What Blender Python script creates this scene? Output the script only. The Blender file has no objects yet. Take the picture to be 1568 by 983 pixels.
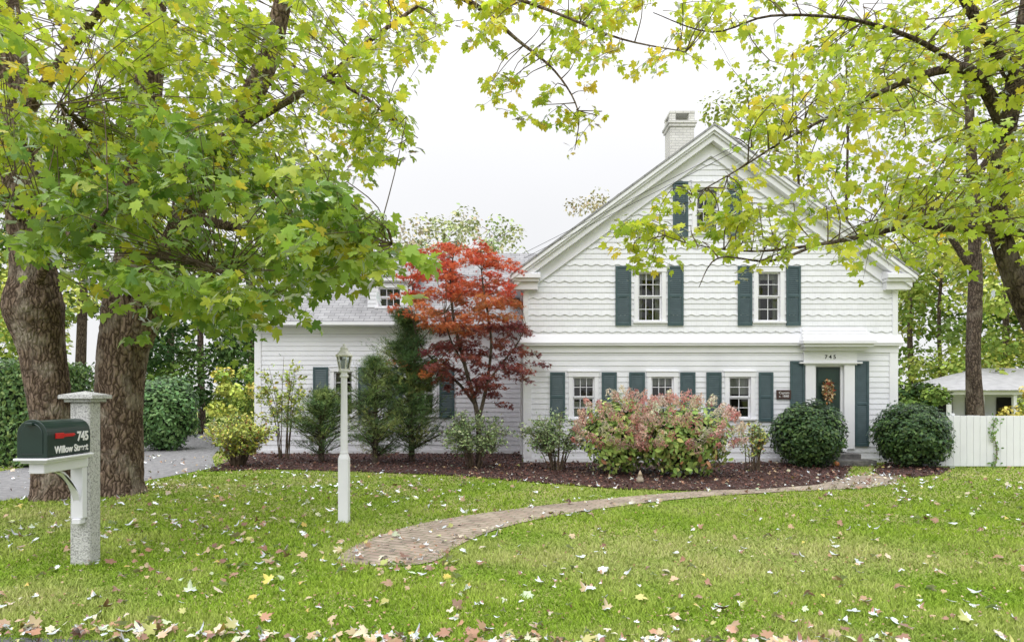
import bpy, math, numpy as np
from mathutils import Vector, Matrix
rng = np.random.default_rng(7)
F=1045.0; H=1.6; CX=784.0; HY=605.0
def P(px,py,d): return np.array([(px-CX)*d/F, d, H+(HY-py)*d/F])
def G(px,py):
    d=H*F/(py-HY); return ((px-CX)*d/F, d)
scene=bpy.context.scene
COL=scene.collection
# ------------------------------------------------------------ helpers
def empty(name, loc=(0,0,0)):
    e=bpy.data.objects.new(name,None); e.location=loc; COL.objects.link(e); e.empty_display_size=0.2; return e
def link(name,me,parent=None,mat=None):
    o=bpy.data.objects.new(name,me); COL.objects.link(o)
    if parent is not None:
        o.parent=parent; o.matrix_parent_inverse=Matrix.Translation(-Vector(parent.location))
    if mat is not None: me.materials.append(mat)
    return o
def mesh_np(name,V,Fa,mat,parent=None,col=None,smooth=False):
    V=np.asarray(V,dtype=np.float32); Fa=np.asarray(Fa,dtype=np.int32)
    me=bpy.data.meshes.new(name); n=len(V); m,k=Fa.shape
    me.vertices.add(n); me.vertices.foreach_set('co',V.ravel())
    me.loops.add(m*k); me.loops.foreach_set('vertex_index',Fa.ravel())
    me.polygons.add(m); me.polygons.foreach_set('loop_start',np.arange(m,dtype=np.int32)*k)
    try: me.polygons.foreach_set('loop_total',np.full(m,k,dtype=np.int32))
    except Exception: pass
    if smooth: me.polygons.foreach_set('use_smooth',np.ones(m,dtype=bool))
    me.update(calc_edges=True)
    if col is not None:
        a=me.attributes.new('Col','FLOAT_COLOR','POINT')
        c=np.ones((n,4),dtype=np.float32); c[:,:3]=col; a.data.foreach_set('color',c.ravel())
    return link(name,me,parent,mat)
class MB:
    def __init__(s): s.v=[]; s.f=[]
    def add(s,vs,fs):
        b=len(s.v); s.v.extend([tuple(map(float,v)) for v in vs]); s.f.extend([tuple(i+b for i in f) for f in fs])
    def box(s,x0,x1,y0,y1,z0,z1):
        s.add([(x0,y0,z0),(x1,y0,z0),(x1,y1,z0),(x0,y1,z0),(x0,y0,z1),(x1,y0,z1),(x1,y1,z1),(x0,y1,z1)],
              [(0,3,2,1),(4,5,6,7),(0,1,5,4),(1,2,6,5),(2,3,7,6),(3,0,4,7)])
    def prism(s,poly,a0,a1,axis='x'):
        n=len(poly)
        def mk(a,p):
            if axis=='x': return (a,p[0],p[1])
            if axis=='y': return (p[0],a,p[1])
            return (p[0],p[1],a)
        s.add([mk(a0,p) for p in poly]+[mk(a1,p) for p in poly],
              [tuple(range(n))[::-1],tuple(range(n,2*n))]+[(i,(i+1)%n,n+(i+1)%n,n+i) for i in range(n)])
    def lathe(s,prof,c,seg=16,rot=0.0):
        vs=[];fs=[]
        for r,z in prof:
            for i in range(seg):
                a=2*math.pi*i/seg+rot; vs.append((c[0]+r*math.cos(a),c[1]+r*math.sin(a),c[2]+z))
        for j in range(len(prof)-1):
            for i in range(seg):
                fs.append((j*seg+i,j*seg+(i+1)%seg,(j+1)*seg+(i+1)%seg,(j+1)*seg+i))
        fs.append(tuple(range(seg))[::-1]); fs.append(tuple((len(prof)-1)*seg+i for i in range(seg)))
        s.add(vs,fs)
    def tube(s,pts,rad,seg=6,sub=3,rough=0.0):
        pts=np.array(pts,float); rad=np.array(rad,float)
        if sub>1:
            n=len(pts); q=[];r=[]
            for i in range(n-1):
                p0=pts[max(i-1,0)];p1=pts[i];p2=pts[i+1];p3=pts[min(i+2,n-1)]
                for t in np.arange(sub)/sub:
                    q.append(0.5*((2*p1)+(-p0+p2)*t+(2*p0-5*p1+4*p2-p3)*t*t+(-p0+3*p1-3*p2+p3)*t**3)); r.append(rad[i]*(1-t)+rad[i+1]*t)
            q.append(pts[-1]); r.append(rad[-1]); pts=np.array(q); rad=np.array(r)
        n=len(pts); T=np.gradient(pts,axis=0); T/=np.linalg.norm(T,axis=1)[:,None]+1e-9
        u=np.cross(T[0],(0.31,0.9,0.2)); u/=np.linalg.norm(u); vs=[]
        ang=np.arange(seg)*2*math.pi/seg; ph=rng.uniform(0,6,6)
        dist=np.concatenate([[0],np.cumsum(np.linalg.norm(np.diff(pts,axis=0),axis=1))])
        for i in range(n):
            u=u-T[i]*np.dot(u,T[i]); u/=np.linalg.norm(u); w=np.cross(T[i],u)
            rr=np.full(seg,rad[i])
            if rough>0:
                z=dist[i]
                rr=rad[i]*(1+rough*(0.7*np.sin(3*ang+ph[0]+0.8*z)+0.6*np.sin(2*ang+ph[3]+1.9*z)+0.45*np.sin(9*ang+ph[1]+0.8*np.sin(3*z+ph[4]))+0.3*np.sin(5*z+2*ang+ph[5])))
                if seg>40: rr=rr+0.012*np.abs(np.sin(16*ang+1.2*np.sin(4*z+ph[2])+0.6*np.sin(11*z)))+rng.normal(0,0.004,seg)
            vs.append(pts[i]+(np.cos(ang)*rr)[:,None]*u+(np.sin(ang)*rr)[:,None]*w)
        vs=np.concatenate(vs); fs=[]
        for j in range(n-1):
            for i in range(seg): fs.append((j*seg+i,j*seg+(i+1)%seg,(j+1)*seg+(i+1)%seg,(j+1)*seg+i))
        s.add(vs,fs); return pts
    def obj(s,name,mat,parent=None,bevel=0,smooth=False):
        me=bpy.data.meshes.new(name); me.from_pydata(s.v,[],s.f); me.update()
        if smooth: me.polygons.foreach_set('use_smooth',[True]*len(me.polygons))
        o=link(name,me,parent,mat)
        if bevel:
            b=o.modifiers.new('b','BEVEL'); b.width=bevel; b.segments=1; b.limit_method='ANGLE'; b.angle_limit=math.radians(40)
        return o
# ------------------------------------------------------------ materials
def newmat(name):
    m=bpy.data.materials.new(name); m.use_nodes=True; nt=m.node_tree; b=nt.nodes['Principled BSDF']; return m,nt,b
def mat(name,c1,c2=None,scale=5,rough=0.6,bump=0.0,bscale=None,stretch=(1,1,1),detail=6,spec=0.4,lo=0.35,hi=0.65,bdist=0.02):
    m,nt,b=newmat(name); b.inputs['Roughness'].default_value=rough; b.inputs['Specular IOR Level'].default_value=spec
    if c2 is None: c2=tuple(x*0.85 for x in c1)
    tc=nt.nodes.new('ShaderNodeTexCoord'); mp=nt.nodes.new('ShaderNodeMapping'); mp.inputs['Scale'].default_value=stretch
    nt.links.new(tc.outputs['Object'],mp.inputs['Vector'])
    n=nt.nodes.new('ShaderNodeTexNoise'); n.inputs['Scale'].default_value=scale; n.inputs['Detail'].default_value=detail
    nt.links.new(mp.outputs[0],n.inputs['Vector'])
    r=nt.nodes.new('ShaderNodeValToRGB'); r.color_ramp.elements[0].position=lo; r.color_ramp.elements[1].position=hi
    r.color_ramp.elements[0].color=(*c2,1); r.color_ramp.elements[1].color=(*c1,1)
    nt.links.new(n.outputs['Fac'],r.inputs['Fac']); nt.links.new(r.outputs['Color'],b.inputs['Base Color'])
    if bump:
        n2=nt.nodes.new('ShaderNodeTexNoise'); n2.inputs['Scale'].default_value=bscale or scale*4; n2.inputs['Detail'].default_value=8
        nt.links.new(mp.outputs[0],n2.inputs['Vector'])
        bp=nt.nodes.new('ShaderNodeBump'); bp.inputs['Strength'].default_value=bump; bp.inputs['Distance'].default_value=bdist
        nt.links.new(n2.outputs['Fac'],bp.inputs['Height']); nt.links.new(bp.outputs['Normal'],b.inputs['Normal'])
    return m
def barkmat(name,cl,cd,cp):
    m,nt,b=newmat(name); b.inputs['Roughness'].default_value=0.9; b.inputs['Specular IOR Level'].default_value=0.15
    tc=nt.nodes.new('ShaderNodeTexCoord'); mp=nt.nodes.new('ShaderNodeMapping'); mp.inputs['Scale'].default_value=(1,1,0.3)
    nt.links.new(tc.outputs['Object'],mp.inputs['Vector'])
    wn=nt.nodes.new('ShaderNodeTexNoise'); wn.inputs['Scale'].default_value=6; nt.links.new(tc.outputs['Object'],wn.inputs['Vector'])
    mxv=nt.nodes.new('ShaderNodeMix'); mxv.data_type='VECTOR'; mxv.inputs[0].default_value=0.12; nt.links.new(mp.outputs[0],mxv.inputs[4]); nt.links.new(wn.outputs['Color'],mxv.inputs[5])
    vo=nt.nodes.new('ShaderNodeTexVoronoi'); vo.feature='DISTANCE_TO_EDGE'; vo.inputs['Scale'].default_value=17; nt.links.new(mxv.outputs[1],vo.inputs['Vector'])
    n=nt.nodes.new('ShaderNodeTexNoise'); n.inputs['Scale'].default_value=28; n.inputs['Detail'].default_value=9; n.inputs['Roughness'].default_value=0.7; nt.links.new(mp.outputs[0],n.inputs['Vector'])
    r=nt.nodes.new('ShaderNodeValToRGB'); r.color_ramp.elements[0].position=0.0; r.color_ramp.elements[1].position=0.22
    r.color_ramp.elements[0].color=(*cd,1); r.color_ramp.elements[1].color=(*cl,1); nt.links.new(vo.outputs['Distance'],r.inputs[0])
    r2=nt.nodes.new('ShaderNodeValToRGB'); r2.color_ramp.elements[0].position=0.35; r2.color_ramp.elements[1].position=0.65; r2.color_ramp.elements[0].color=(.45,.42,.4,1); r2.color_ramp.elements[1].color=(1.3,1.3,1.3,1); nt.links.new(n.outputs[0],r2.inputs[0])
    mu=nt.nodes.new('ShaderNodeMix'); mu.data_type='RGBA'; mu.blend_type='MULTIPLY'; mu.inputs[0].default_value=1; nt.links.new(r.outputs[0],mu.inputs[6]); nt.links.new(r2.outputs[0],mu.inputs[7])
    pn=nt.nodes.new('ShaderNodeTexNoise'); pn.inputs['Scale'].default_value=2.6; pn.inputs['Detail'].default_value=5; nt.links.new(tc.outputs['Object'],pn.inputs['Vector'])
    pr=nt.nodes.new('ShaderNodeValToRGB'); pr.color_ramp.elements[0].position=0.52; pr.color_ramp.elements[1].position=0.68; nt.links.new(pn.outputs[0],pr.inputs[0])
    pm=nt.nodes.new('ShaderNodeMix'); pm.data_type='RGBA'; nt.links.new(pr.outputs[0],pm.inputs[0]); nt.links.new(mu.outputs[2],pm.inputs[6]); 
    m3=nt.nodes.new('ShaderNodeMix'); m3.data_type='RGBA'; m3.blend_type='MULTIPLY'; m3.inputs[0].default_value=1; m3.inputs[6].default_value=(*cp,1); nt.links.new(r2.outputs[0],m3.inputs[7]); nt.links.new(m3.outputs[2],pm.inputs[7])
    nt.links.new(pm.outputs[2],b.inputs['Base Color'])
    ad=nt.nodes.new('ShaderNodeMath'); ad.operation='MULTIPLY_ADD'; nt.links.new(n.outputs[0],ad.inputs[0]); ad.inputs[1].default_value=0.35
    cl_=nt.nodes.new('ShaderNodeMath'); cl_.operation='MINIMUM'; nt.links.new(vo.outputs['Distance'],cl_.inputs[0]); cl_.inputs[1].default_value=0.3; nt.links.new(cl_.outputs[0],ad.inputs[2])
    bp=nt.nodes.new('ShaderNodeBump'); bp.inputs['Strength'].default_value=1.0; bp.inputs['Distance'].default_value=0.07; nt.links.new(ad.outputs[0],bp.inputs['Height']); nt.links.new(bp.outputs[0],b.inputs['Normal']); return m
def leafmat(name,trans=0.4,rough=0.5,spec=0.3,tint=(1.15,1.15,0.7),gloss=0.0):
    m,nt,b=newmat(name); nt.nodes.remove(b); out=nt.nodes['Material Output']
    a=nt.nodes.new('ShaderNodeAttribute'); a.attribute_name='Col'
    df=nt.nodes.new('ShaderNodeBsdfDiffuse'); nt.links.new(a.outputs['Color'],df.inputs['Color']); cur=df.outputs[0]
    if trans>0:
        t=nt.nodes.new('ShaderNodeBsdfTranslucent'); mx=nt.nodes.new('ShaderNodeMix'); mx.data_type='RGBA'; mx.blend_type='MULTIPLY'; mx.inputs[0].default_value=1
        nt.links.new(a.outputs['Color'],mx.inputs[6]); mx.inputs[7].default_value=(*tint,1); nt.links.new(mx.outputs[2],t.inputs['Color'])
        ms=nt.nodes.new('ShaderNodeMixShader'); ms.inputs[0].default_value=trans
        nt.links.new(cur,ms.inputs[1]); nt.links.new(t.outputs[0],ms.inputs[2]); cur=ms.outputs[0]
    if gloss>0:
        g=nt.nodes.new('ShaderNodeBsdfGlossy'); g.inputs['Roughness'].default_value=rough; g.inputs[0].default_value=(.9,.95,1,1)
        fr=nt.nodes.new('ShaderNodeFresnel'); fr.inputs[0].default_value=1.0+gloss
        ms=nt.nodes.new('ShaderNodeMixShader'); nt.links.new(fr.outputs[0],ms.inputs[0]); nt.links.new(cur,ms.inputs[1]); nt.links.new(g.outputs[0],ms.inputs[2]); cur=ms.outputs[0]
    nt.links.new(cur,out.inputs['Surface']); return m
M_white=mat('white_paint',(0.78,0.79,0.84),(0.71,0.72,0.77),1.3,0.5,0.05,40)
M_trim=mat('white_trim',(0.81,0.815,0.86),(0.76,0.765,0.81),2,0.45)
M_shut=mat('shutter_paint',(0.060,0.100,0.112),(0.046,0.08,0.09),6,0.45)
M_door=mat('door_paint',(0.02,0.045,0.035),(0.015,0.035,0.03),3,0.3)
M_dark=mat('interior_dark',(0.02,0.02,0.022),(0.01,0.01,0.01),1.5,0.9)
M_curt=mat('curtain',(0.62,0.6,0.56),(0.45,0.44,0.42),9,0.9,stretch=(6,1,0.3))
M_bark=barkmat('bark',(0.27,0.20,0.155),(0.06,0.04,0.03),(0.36,0.31,0.26))
M_bark2=barkmat('dark_bark',(0.15,0.115,0.09),(0.04,0.03,0.025),(0.19,0.16,0.13))
M_twig=mat('twig',(0.15,0.11,0.07),(0.08,0.058,0.04),8,0.85)
M_granite=mat('granite',(0.58,0.58,0.57),(0.27,0.27,0.27),75,0.7,0.5,60,lo=0.36,hi=0.54)
M_black=mat('mailbox_enamel',(0.014,0.035,0.030),(0.010,0.026,0.022),5,0.28,spec=0.6)
M_red=mat('flag_red',(0.6,0.02,0.02),(0.5,0.015,0.015),5,0.4)
M_let=mat('lettering',(0.85,0.85,0.85),(0.8,0.8,0.8),5,0.5)
M_mulch=mat('mulch',(0.10,0.045,0.035),(0.03,0.014,0.012),16,0.95,1.0,50)
M_asph=mat('asphalt',(0.29,0.285,0.29),(0.18,0.178,0.185),9,0.9,0.5,90)
M_road=mat('road_asphalt',(0.14,0.14,0.145),(0.08,0.08,0.085),40,0.9,0.6,120)
M_step=mat('step_stone',(0.2,0.19,0.18),(0.1,0.1,0.1),12,0.8,0.4)
M_leaf=leafmat('maple_leaf',0.5,0.4,0.3,(1.35,1.3,0.75),0.10)
M_bg=leafmat('distant_leaf',0.0)
M_shrub=leafmat('shrub_leaf',0.0,0.35,gloss=0.3)
M_jm=leafmat('japanese_maple_leaf',0.4,0.5,0.3,(1.3,0.9,0.6))
M_needle=leafmat('needle',0.0)
M_grass=leafmat('grass_blade',0.0)
M_fall=leafmat('fallen_leaf',0.0,0.5,gloss=0.2)
def glassmat():
    m,nt,b=newmat('window_glass'); nt.nodes.remove(b)
    t=nt.nodes.new('ShaderNodeBsdfTransparent'); g=nt.nodes.new('ShaderNodeBsdfGlossy'); g.inputs['Roughness'].default_value=0.02
    fr=nt.nodes.new('ShaderNodeFresnel'); fr.inputs[0].default_value=1.7; ms=nt.nodes.new('ShaderNodeMixShader')
    t.inputs[0].default_value=(0.8,0.85,0.85,1)
    n=nt.nodes.new('ShaderNodeTexNoise'); n.inputs['Scale'].default_value=1.5; bp=nt.nodes.new('ShaderNodeBump'); bp.inputs['Strength'].default_value=0.1
    nt.links.new(n.outputs[0],bp.inputs['Height']); nt.links.new(bp.outputs[0],g.inputs['Normal'])
    nt.links.new(fr.outputs[0],ms.inputs[0]); nt.links.new(t.outputs[0],ms.inputs[1]); nt.links.new(g.outputs[0],ms.inputs[2])
    nt.links.new(ms.outputs[0],nt.nodes['Material Output'].inputs['Surface']); return m
M_glass=glassmat()
def brickmat(name,c1,c2,mort,bw,rh,ms=0.02,noise=0.5,bump=0.4,rot=(0,0,0),rough=0.85,coord='Object',off=(0,0,0)):
    m,nt,b=newmat(name); b.inputs['Roughness'].default_value=rough
    tc=nt.nodes.new('ShaderNodeTexCoord'); mp=nt.nodes.new('ShaderNodeMapping'); mp.inputs['Rotation'].default_value=rot; mp.inputs['Location'].default_value=off
    nt.links.new(tc.outputs[coord],mp.inputs['Vector'])
    k=nt.nodes.new('ShaderNodeTexBrick'); k.inputs['Scale'].default_value=1; k.inputs['Brick Width'].default_value=bw; k.inputs['Row Height'].default_value=rh
    k.inputs['Mortar Size'].default_value=ms; k.inputs['Color1'].default_value=(*c1,1); k.inputs['Color2'].default_value=(*c2,1); k.inputs['Mortar'].default_value=(*mort,1)
    nt.links.new(mp.outputs[0],k.inputs['Vector'])
    n=nt.nodes.new('ShaderNodeTexNoise'); n.inputs['Scale'].default_value=2.5; n.inputs['Detail'].default_value=8; nt.links.new(tc.outputs[coord],n.inputs['Vector'])
    r=nt.nodes.new('ShaderNodeValToRGB'); r.color_ramp.elements[0].color=(1-noise,)*3+(1,); r.color_ramp.elements[0].position=0.3; r.color_ramp.elements[1].position=0.7; r.color_ramp.elements[1].color=(1+noise*.3,)*3+(1,)
    nt.links.new(n.outputs[0],r.inputs[0])
    mx=nt.nodes.new('ShaderNodeMix'); mx.data_type='RGBA'; mx.blend_type='MULTIPLY'; mx.inputs[0].default_value=1
    nt.links.new(k.outputs['Color'],mx.inputs[6]); nt.links.new(r.outputs[0],mx.inputs[7]); nt.links.new(mx.outputs[2],b.inputs['Base Color'])
    bp=nt.nodes.new('ShaderNodeBump'); bp.inputs['Strength'].default_value=bump; bp.inputs['Distance'].default_value=0.01; bp.invert=True
    nt.links.new(k.outputs['Fac'],bp.inputs['Height']); nt.links.new(bp.outputs[0],b.inputs['Normal']); return m
M_path=brickmat('path_brick',(0.38,0.28,0.23),(0.46,0.38,0.31),(0.24,0.22,0.15),0.21,0.10,0.012,0.35,0.5,(0,0,0.5))
M_roof=brickmat('roof_shingle',(0.27,0.27,0.28),(0.36,0.36,0.37),(0.15,0.15,0.16),0.28,0.14,0.008,0.25,0.5)
M_chim=brickmat('white_brick',(0.72,0.71,0.69),(0.66,0.65,0.63),(0.5,0.5,0.49),0.21,0.075,0.008,0.2,0.5,(math.radians(90),0,0))
M_shing=brickmat('painted_shingle',(0.79,0.80,0.85),(0.755,0.765,0.815),(0.66,0.67,0.71),0.125,0.132,0.003,0.05,0.2,(math.radians(90),0,0),0.55,off=(0,-2.8493+.132*22,0))
# ------------------------------------------------------------ leaf templates
def tmpl_maple(curl=1.0):
    R=[(0.30,-0.12),(0.30,0.10),(0.60,0.28),(0.47,0.42),(0.52,0.64),(0.19,0.52),(0.19,0.78)]
    out=[(0,-0.02)]+R+[(0,1.0)]+[(-x,y) for x,y in R[::-1]]
    v=[(0,0.33)]+out
    V=np.array([(x,y,curl*(0.22*abs(x)-0.28*(y-0.3)**2-0.25*x*x)) for x,y in v]); n=len(out)
    return V,np.array([(0,1+i,1+(i+1)%n) for i in range(n)])
T_MAPLE=tmpl_maple(); T_CURL=tmpl_maple(2.4)
T_OVAL=(np.array([(0,0,0),(0.26,0.3,0.05),(0.24,0.65,0.03),(0,1,-0.08),(-0.24,0.65,0.03),(-0.26,0.3,0.05),(0,0.5,-0.03)]),np.array([(6,0,1),(6,1,2),(6,2,3),(6,3,4),(6,4,5),(6,5,0)]))
T_QUAD=(np.array([(0,0,0),(0.38,0.45,0.06),(0,1,0),(-0.38,0.45,0.06)]),np.array([(0,1,2),(0,2,3)]))
def star():
    v=[(0,0,0)]; k=7
    for i in range(k):
        a=math.radians(-125+250*i/(k-1)); L=1.0-0.35*abs(i-3)/3
        if i>0:
            am=a-math.radians(250/(k-1)/2); v.append((0.3*math.sin(am),0.3*math.cos(am),0.02))
        v.append((L*math.sin(a),L*math.cos(a),-0.15*L))
    return np.array(v),np.array([(0,i,i+1) for i in range(1,len(v)-1)])
T_STAR=star()
T_NEED=(np.array([(-0.045,0,0),(0.045,0,0),(0,1,0.0),(0.16,0.25,0.03),(0.30,0.75,0.05),(-0.16,0.25,0.03),(-0.30,0.75,-0.03)]),np.array([(0,1,2),(1,3,4),(5,0,6)]))
def nrm(a): return a/(np.linalg.norm(a,axis=-1,keepdims=True)+1e-9)
def leaves(name,C,N,D,S,col,T,m,parent=None):
    C=np.asarray(C);N=nrm(np.asarray(N));D=np.asarray(D); D=nrm(D-N*np.sum(N*D,axis=1,keepdims=True)); X=np.cross(D,N)
    tv,tf=T; S=np.asarray(S)[:,None,None]
    wx=rng.uniform(0.75,1.1,(len(C),1,1)); cz=rng.uniform(0.2,1.8,(len(C),1,1))
    V=C[:,None,:]+S*(tv[None,:,0:1]*wx*X[:,None,:]+tv[None,:,1:2]*D[:,None,:]+tv[None,:,2:3]*cz*N[:,None,:])
    n,k=len(C),len(tv); Fa=(tf[None]+(np.arange(n)*k)[:,None,None]).reshape(-1,3)
    return mesh_np(name,V.reshape(-1,3),Fa,m,parent,np.repeat(np.asarray(col),k,axis=0))
def pick(n,pal,w,jit=0.2):
    pal=np.array(pal); w=np.array(w,float); w/=w.sum()
    c=pal[rng.choice(len(pal),n,p=w)]*rng.uniform(1-jit,1+jit,(n,1))*rng.uniform(0.93,1.07,(n,3)); return c
def rv(n): return nrm(rng.normal(size=(n,3)))
def inpoly(x,y,poly):
    x=np.asarray(x);y=np.asarray(y); r=np.zeros(x.shape,bool); n=len(poly)
    for i in range(n):
        x0,y0=poly[i]; x1,y1=poly[(i+1)%n]
        if y0==y1: continue
        r^=((y0>y)!=(y1>y))&(x<(x1-x0)*(y-y0)/(y1-y0)+x0)
    return r
# ------------------------------------------------------------ camera, world, sun
cam=bpy.data.cameras.new('camera'); co=bpy.data.objects.new('camera',cam); COL.objects.link(co)
co.location=(0,0,H); co.rotation_euler=(math.radians(90),0,0); cam.lens=24; cam.sensor_width=36; cam.shift_y=(HY-491.5)/1568; cam.clip_end=600
scene.camera=co
w=bpy.data.worlds.new("World"); scene.world=w; w.use_nodes=True; nt=w.node_tree; bg=nt.nodes['Background']
sky=nt.nodes.new('ShaderNodeTexSky'); sky.sky_type='NISHITA'; sky.sun_disc=False; sky.sun_elevation=math.radians(48); sky.sun_rotation=math.radians(205)
tc=nt.nodes.new('ShaderNodeTexCoord'); sp=nt.nodes.new('ShaderNodeSeparateXYZ'); nt.links.new(tc.outputs['Generated'],sp.inputs[0])
def mth(op,a,b):
    n=nt.nodes.new('ShaderNodeMath'); n.operation=op
    for i,x in enumerate((a,b)):
        if isinstance(x,(int,float)): n.inputs[i].default_value=x
        else: nt.links.new(x,n.inputs[i])
    return n.outputs[0]
z=mth('MAXIMUM',sp.outputs[2],0.0); z3=mth('POWER',z,3.0); val=mth('ADD',mth('MULTIPLY',z3,29.0),9.6)
ns=nt.nodes.new('ShaderNodeTexNoise'); ns.inputs['Scale'].default_value=2.2; ns.inputs['Detail'].default_value=3; nt.links.new(tc.outputs['Generated'],ns.inputs['Vector'])
val=mth('MULTIPLY',val,mth('ADD',mth('MULTIPLY',ns.outputs[0],0.14),0.93))
cb=nt.nodes.new('ShaderNodeCombineXYZ'); nt.links.new(mth('MULTIPLY',val,0.985),cb.inputs[0]); nt.links.new(mth('MULTIPLY',val,0.985),cb.inputs[1]); nt.links.new(val,cb.inputs[2])
mx=nt.nodes.new('ShaderNodeMix'); mx.data_type='RGBA'; mx.inputs[0].default_value=0.93
nt.links.new(sky.outputs[0],mx.inputs[6]); nt.links.new(cb.outputs[0],mx.inputs[7]); nt.links.new(mx.outputs[2],bg.inputs['Color']); bg.inputs['Strength'].default_value=0.1
sl=bpy.data.lights.new('sun','SUN'); sl.energy=1.3; sl.angle=math.radians(45); sl.color=(1,0.98,0.96); so=bpy.data.objects.new('sun',sl); COL.objects.link(so)
so.rotation_euler=Vector((0.35,0.85,-0.8)).to_track_quat('-Z','Y').to_euler()
scene.view_settings.view_transform='Standard'
try: scene.view_settings.look='None'
except Exception: pass
# ------------------------------------------------------------ ground
def groundmat():
    m,nt,b=newmat('lawn_soil'); b.inputs['Roughness'].default_value=0.95; b.inputs['Specular IOR Level'].default_value=0.1
    tc=nt.nodes.new('ShaderNodeTexCoord')
    n=nt.nodes.new('ShaderNodeTexNoise'); n.inputs['Scale'].default_value=0.7; n.inputs['Detail'].default_value=8; nt.links.new(tc.outputs['Object'],n.inputs['Vector'])
    r=nt.nodes.new('ShaderNodeValToRGB'); e=r.color_ramp.elements; e[0].position=0.38; e[0].color=(0.20,0.29,0.05,1); e[1].position=0.66; e[1].color=(0.38,0.37,0.17,1)
    nt.links.new(n.outputs[0],r.inputs[0]); n2=nt.nodes.new('ShaderNodeTexNoise'); n2.inputs['Scale'].default_value=25; n2.inputs['Detail'].default_value=8; nt.links.new(tc.outputs['Object'],n2.inputs['Vector'])
    r2=nt.nodes.new('ShaderNodeValToRGB'); r2.color_ramp.elements[0].color=(0.5,0.46,0.4,1); r2.color_ramp.elements[1].color=(1.2,1.2,1.1,1); r2.color_ramp.elements[0].position=0.3; r2.color_ramp.elements[1].position=0.65
    nt.links.new(n2.outputs[0],r2.inputs[0]); mx=nt.nodes.new('ShaderNodeMix'); mx.data_type='RGBA'; mx.blend_type='MULTIPLY'; mx.inputs[0].default_value=1
    nt.links.new(r.outputs[0],mx.inputs[6]); nt.links.new(r2.outputs[0],mx.inputs[7]); nt.links.new(mx.outputs[2],b.inputs['Base Color']); return m
gm=groundmat()
mb=MB(); mb.add([(-250,-150,0),(250,-150,0),(250,300,0),(-250,300,0)],[(0,1,2,3)]); mb.obj('ground',gm)
def smooth_poly(pts,it=2):
    pts=[np.array(p,float) for p in pts]
    for _ in range(it):
        q=[]
        for i in range(len(pts)):
            a=pts[i];b=pts[(i+1)%len(pts)]; q+= [a*0.75+b*0.25,a*0.25+b*0.75]
        pts=q
    return [tuple(p) for p in pts]
def sheet(name,poly,z,m):
    mb=MB(); mb.add([(x,y,z) for x,y in poly],[tuple(range(len(poly)))]); o=mb.obj(name,m); 
    return o
path_px=[(520,866),(515,853),(560,827),(640,802),(740,786),(860,771),(1000,757),(1150,747),(1270,740),(1300,728),(1375,728),(1372,740),(1330,748),(1200,753),(1060,762),(960,774),(850,789),(757,811),(695,838),(662,868)]
path=smooth_poly([G(*p) for p in path_px],2)
drive=[G(-900,735),G(-900,830),G(-200,800),G(0,768),G(75,757),G(215,738),G(330,716),G(325,700)]+[(-9.3,22),(-9.6,30),(-13,30),(-12.6,22)]+[G(130,700),G(60,712),G(0,722)]
bed=[G(318,722),G(420,719),G(560,723),G(700,729),G(840,741),G(960,750),G(1060,752),G(1170,749),G(1250,743),G(1292,733),G(1300,722),(8.1,16.15),(0.25,16.15),(0.25,18.55),(-7.3,18.55)]
bed2=[G(1335,722),G(1350,729),G(1400,731),G(1440,727),G(1455,718),(9.5,16.3),(8.9,16.15)]
sheet('brick_path',path,0.012,M_path); sheet('driveway',drive,0.008,M_asph)
sheet('mulch_bed',bed,0.018,M_mulch); sheet('mulch_bed',bed2,0.018,M_mulch)
roadp=[(-60,5.9),(-4.2,4.6),(-2.0,4.38),(1,4.12),(60,3.4),(60,-5),(-60,-5)]
sheet('road',roadp,0.004,M_road)
def excl(x,y,pad=False):
    e=inpoly(x,y,path)|inpoly(x,y,drive)|inpoly(x,y,bed)|inpoly(x,y,bed2)|inpoly(x,y,roadp)
    e|=(x>0.2)&(x<9.2)&(y>16.1)&(y<26); e|=(x>-7)&(x<0.3)&(y>18.5)&(y<25); return e
def vnoise(x,y,s,seed=0):
    r=np.random.default_rng(seed); o=0
    for k in range(6):
        a=r.uniform(0,6.28); f=s*r.uniform(0.6,1.8); o=o+np.sin((x*math.cos(a)+y*math.sin(a))*f+r.uniform(0,6)+1.3*np.sin((x*math.sin(a)-y*math.cos(a))*f*0.7))
    return o/6
# grass
n=390000
u=rng.uniform(0,1,n); d0,d1=3.9,24.0; d=1/(1/d0-u*(1/d0-1/d1)); x=rng.uniform(-1.0,1.0,n)*(d+1.0); y=d
ed=0.05+0.06*np.maximum(0,vnoise(x,y,9,8))
k=~excl(x+rng.normal(0,1,n)*ed,y+rng.normal(0,1,n)*ed); x=x[k];y=y[k]; n=len(x)
v1=vnoise(x,y,0.9,1); v2=vnoise(x,y,3.2,2); v3=vnoise(x,y,7.0,6)
dry=np.clip(np.exp(-(((x-2.0)/2.8)**2+((y-6.8)/1.2)**2))*0.95+np.exp(-(((x+3.6)/1.3)**2+((y-5.3)/0.8)**2))*0.8+np.exp(-(((x-1)/5)**2+((y-4.5)/0.35)**2))*0.4+np.exp(-(((x+6.0)/1.5)**2+((y-9.3)/1.2)**2))*0.6+v1*0.6+v2*0.45+v3*.35-.08,0,1)*rng.uniform(0.3,1,n)
g1=np.array([0.20,0.33,0.035]); g2=np.array([0.36,0.50,0.065]); dr=np.array([0.62,0.55,0.31])
t=np.clip(0.5+v2*0.7+v3*.6+rng.normal(0,0.25,n),0,1)[:,None]
c=(g1*(1-t)+g2*t); c=c*(1-dry[:,None]*0.8)+dr*dry[:,None]*0.8; c*=rng.uniform(0.8,1.2,(n,1))
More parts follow.
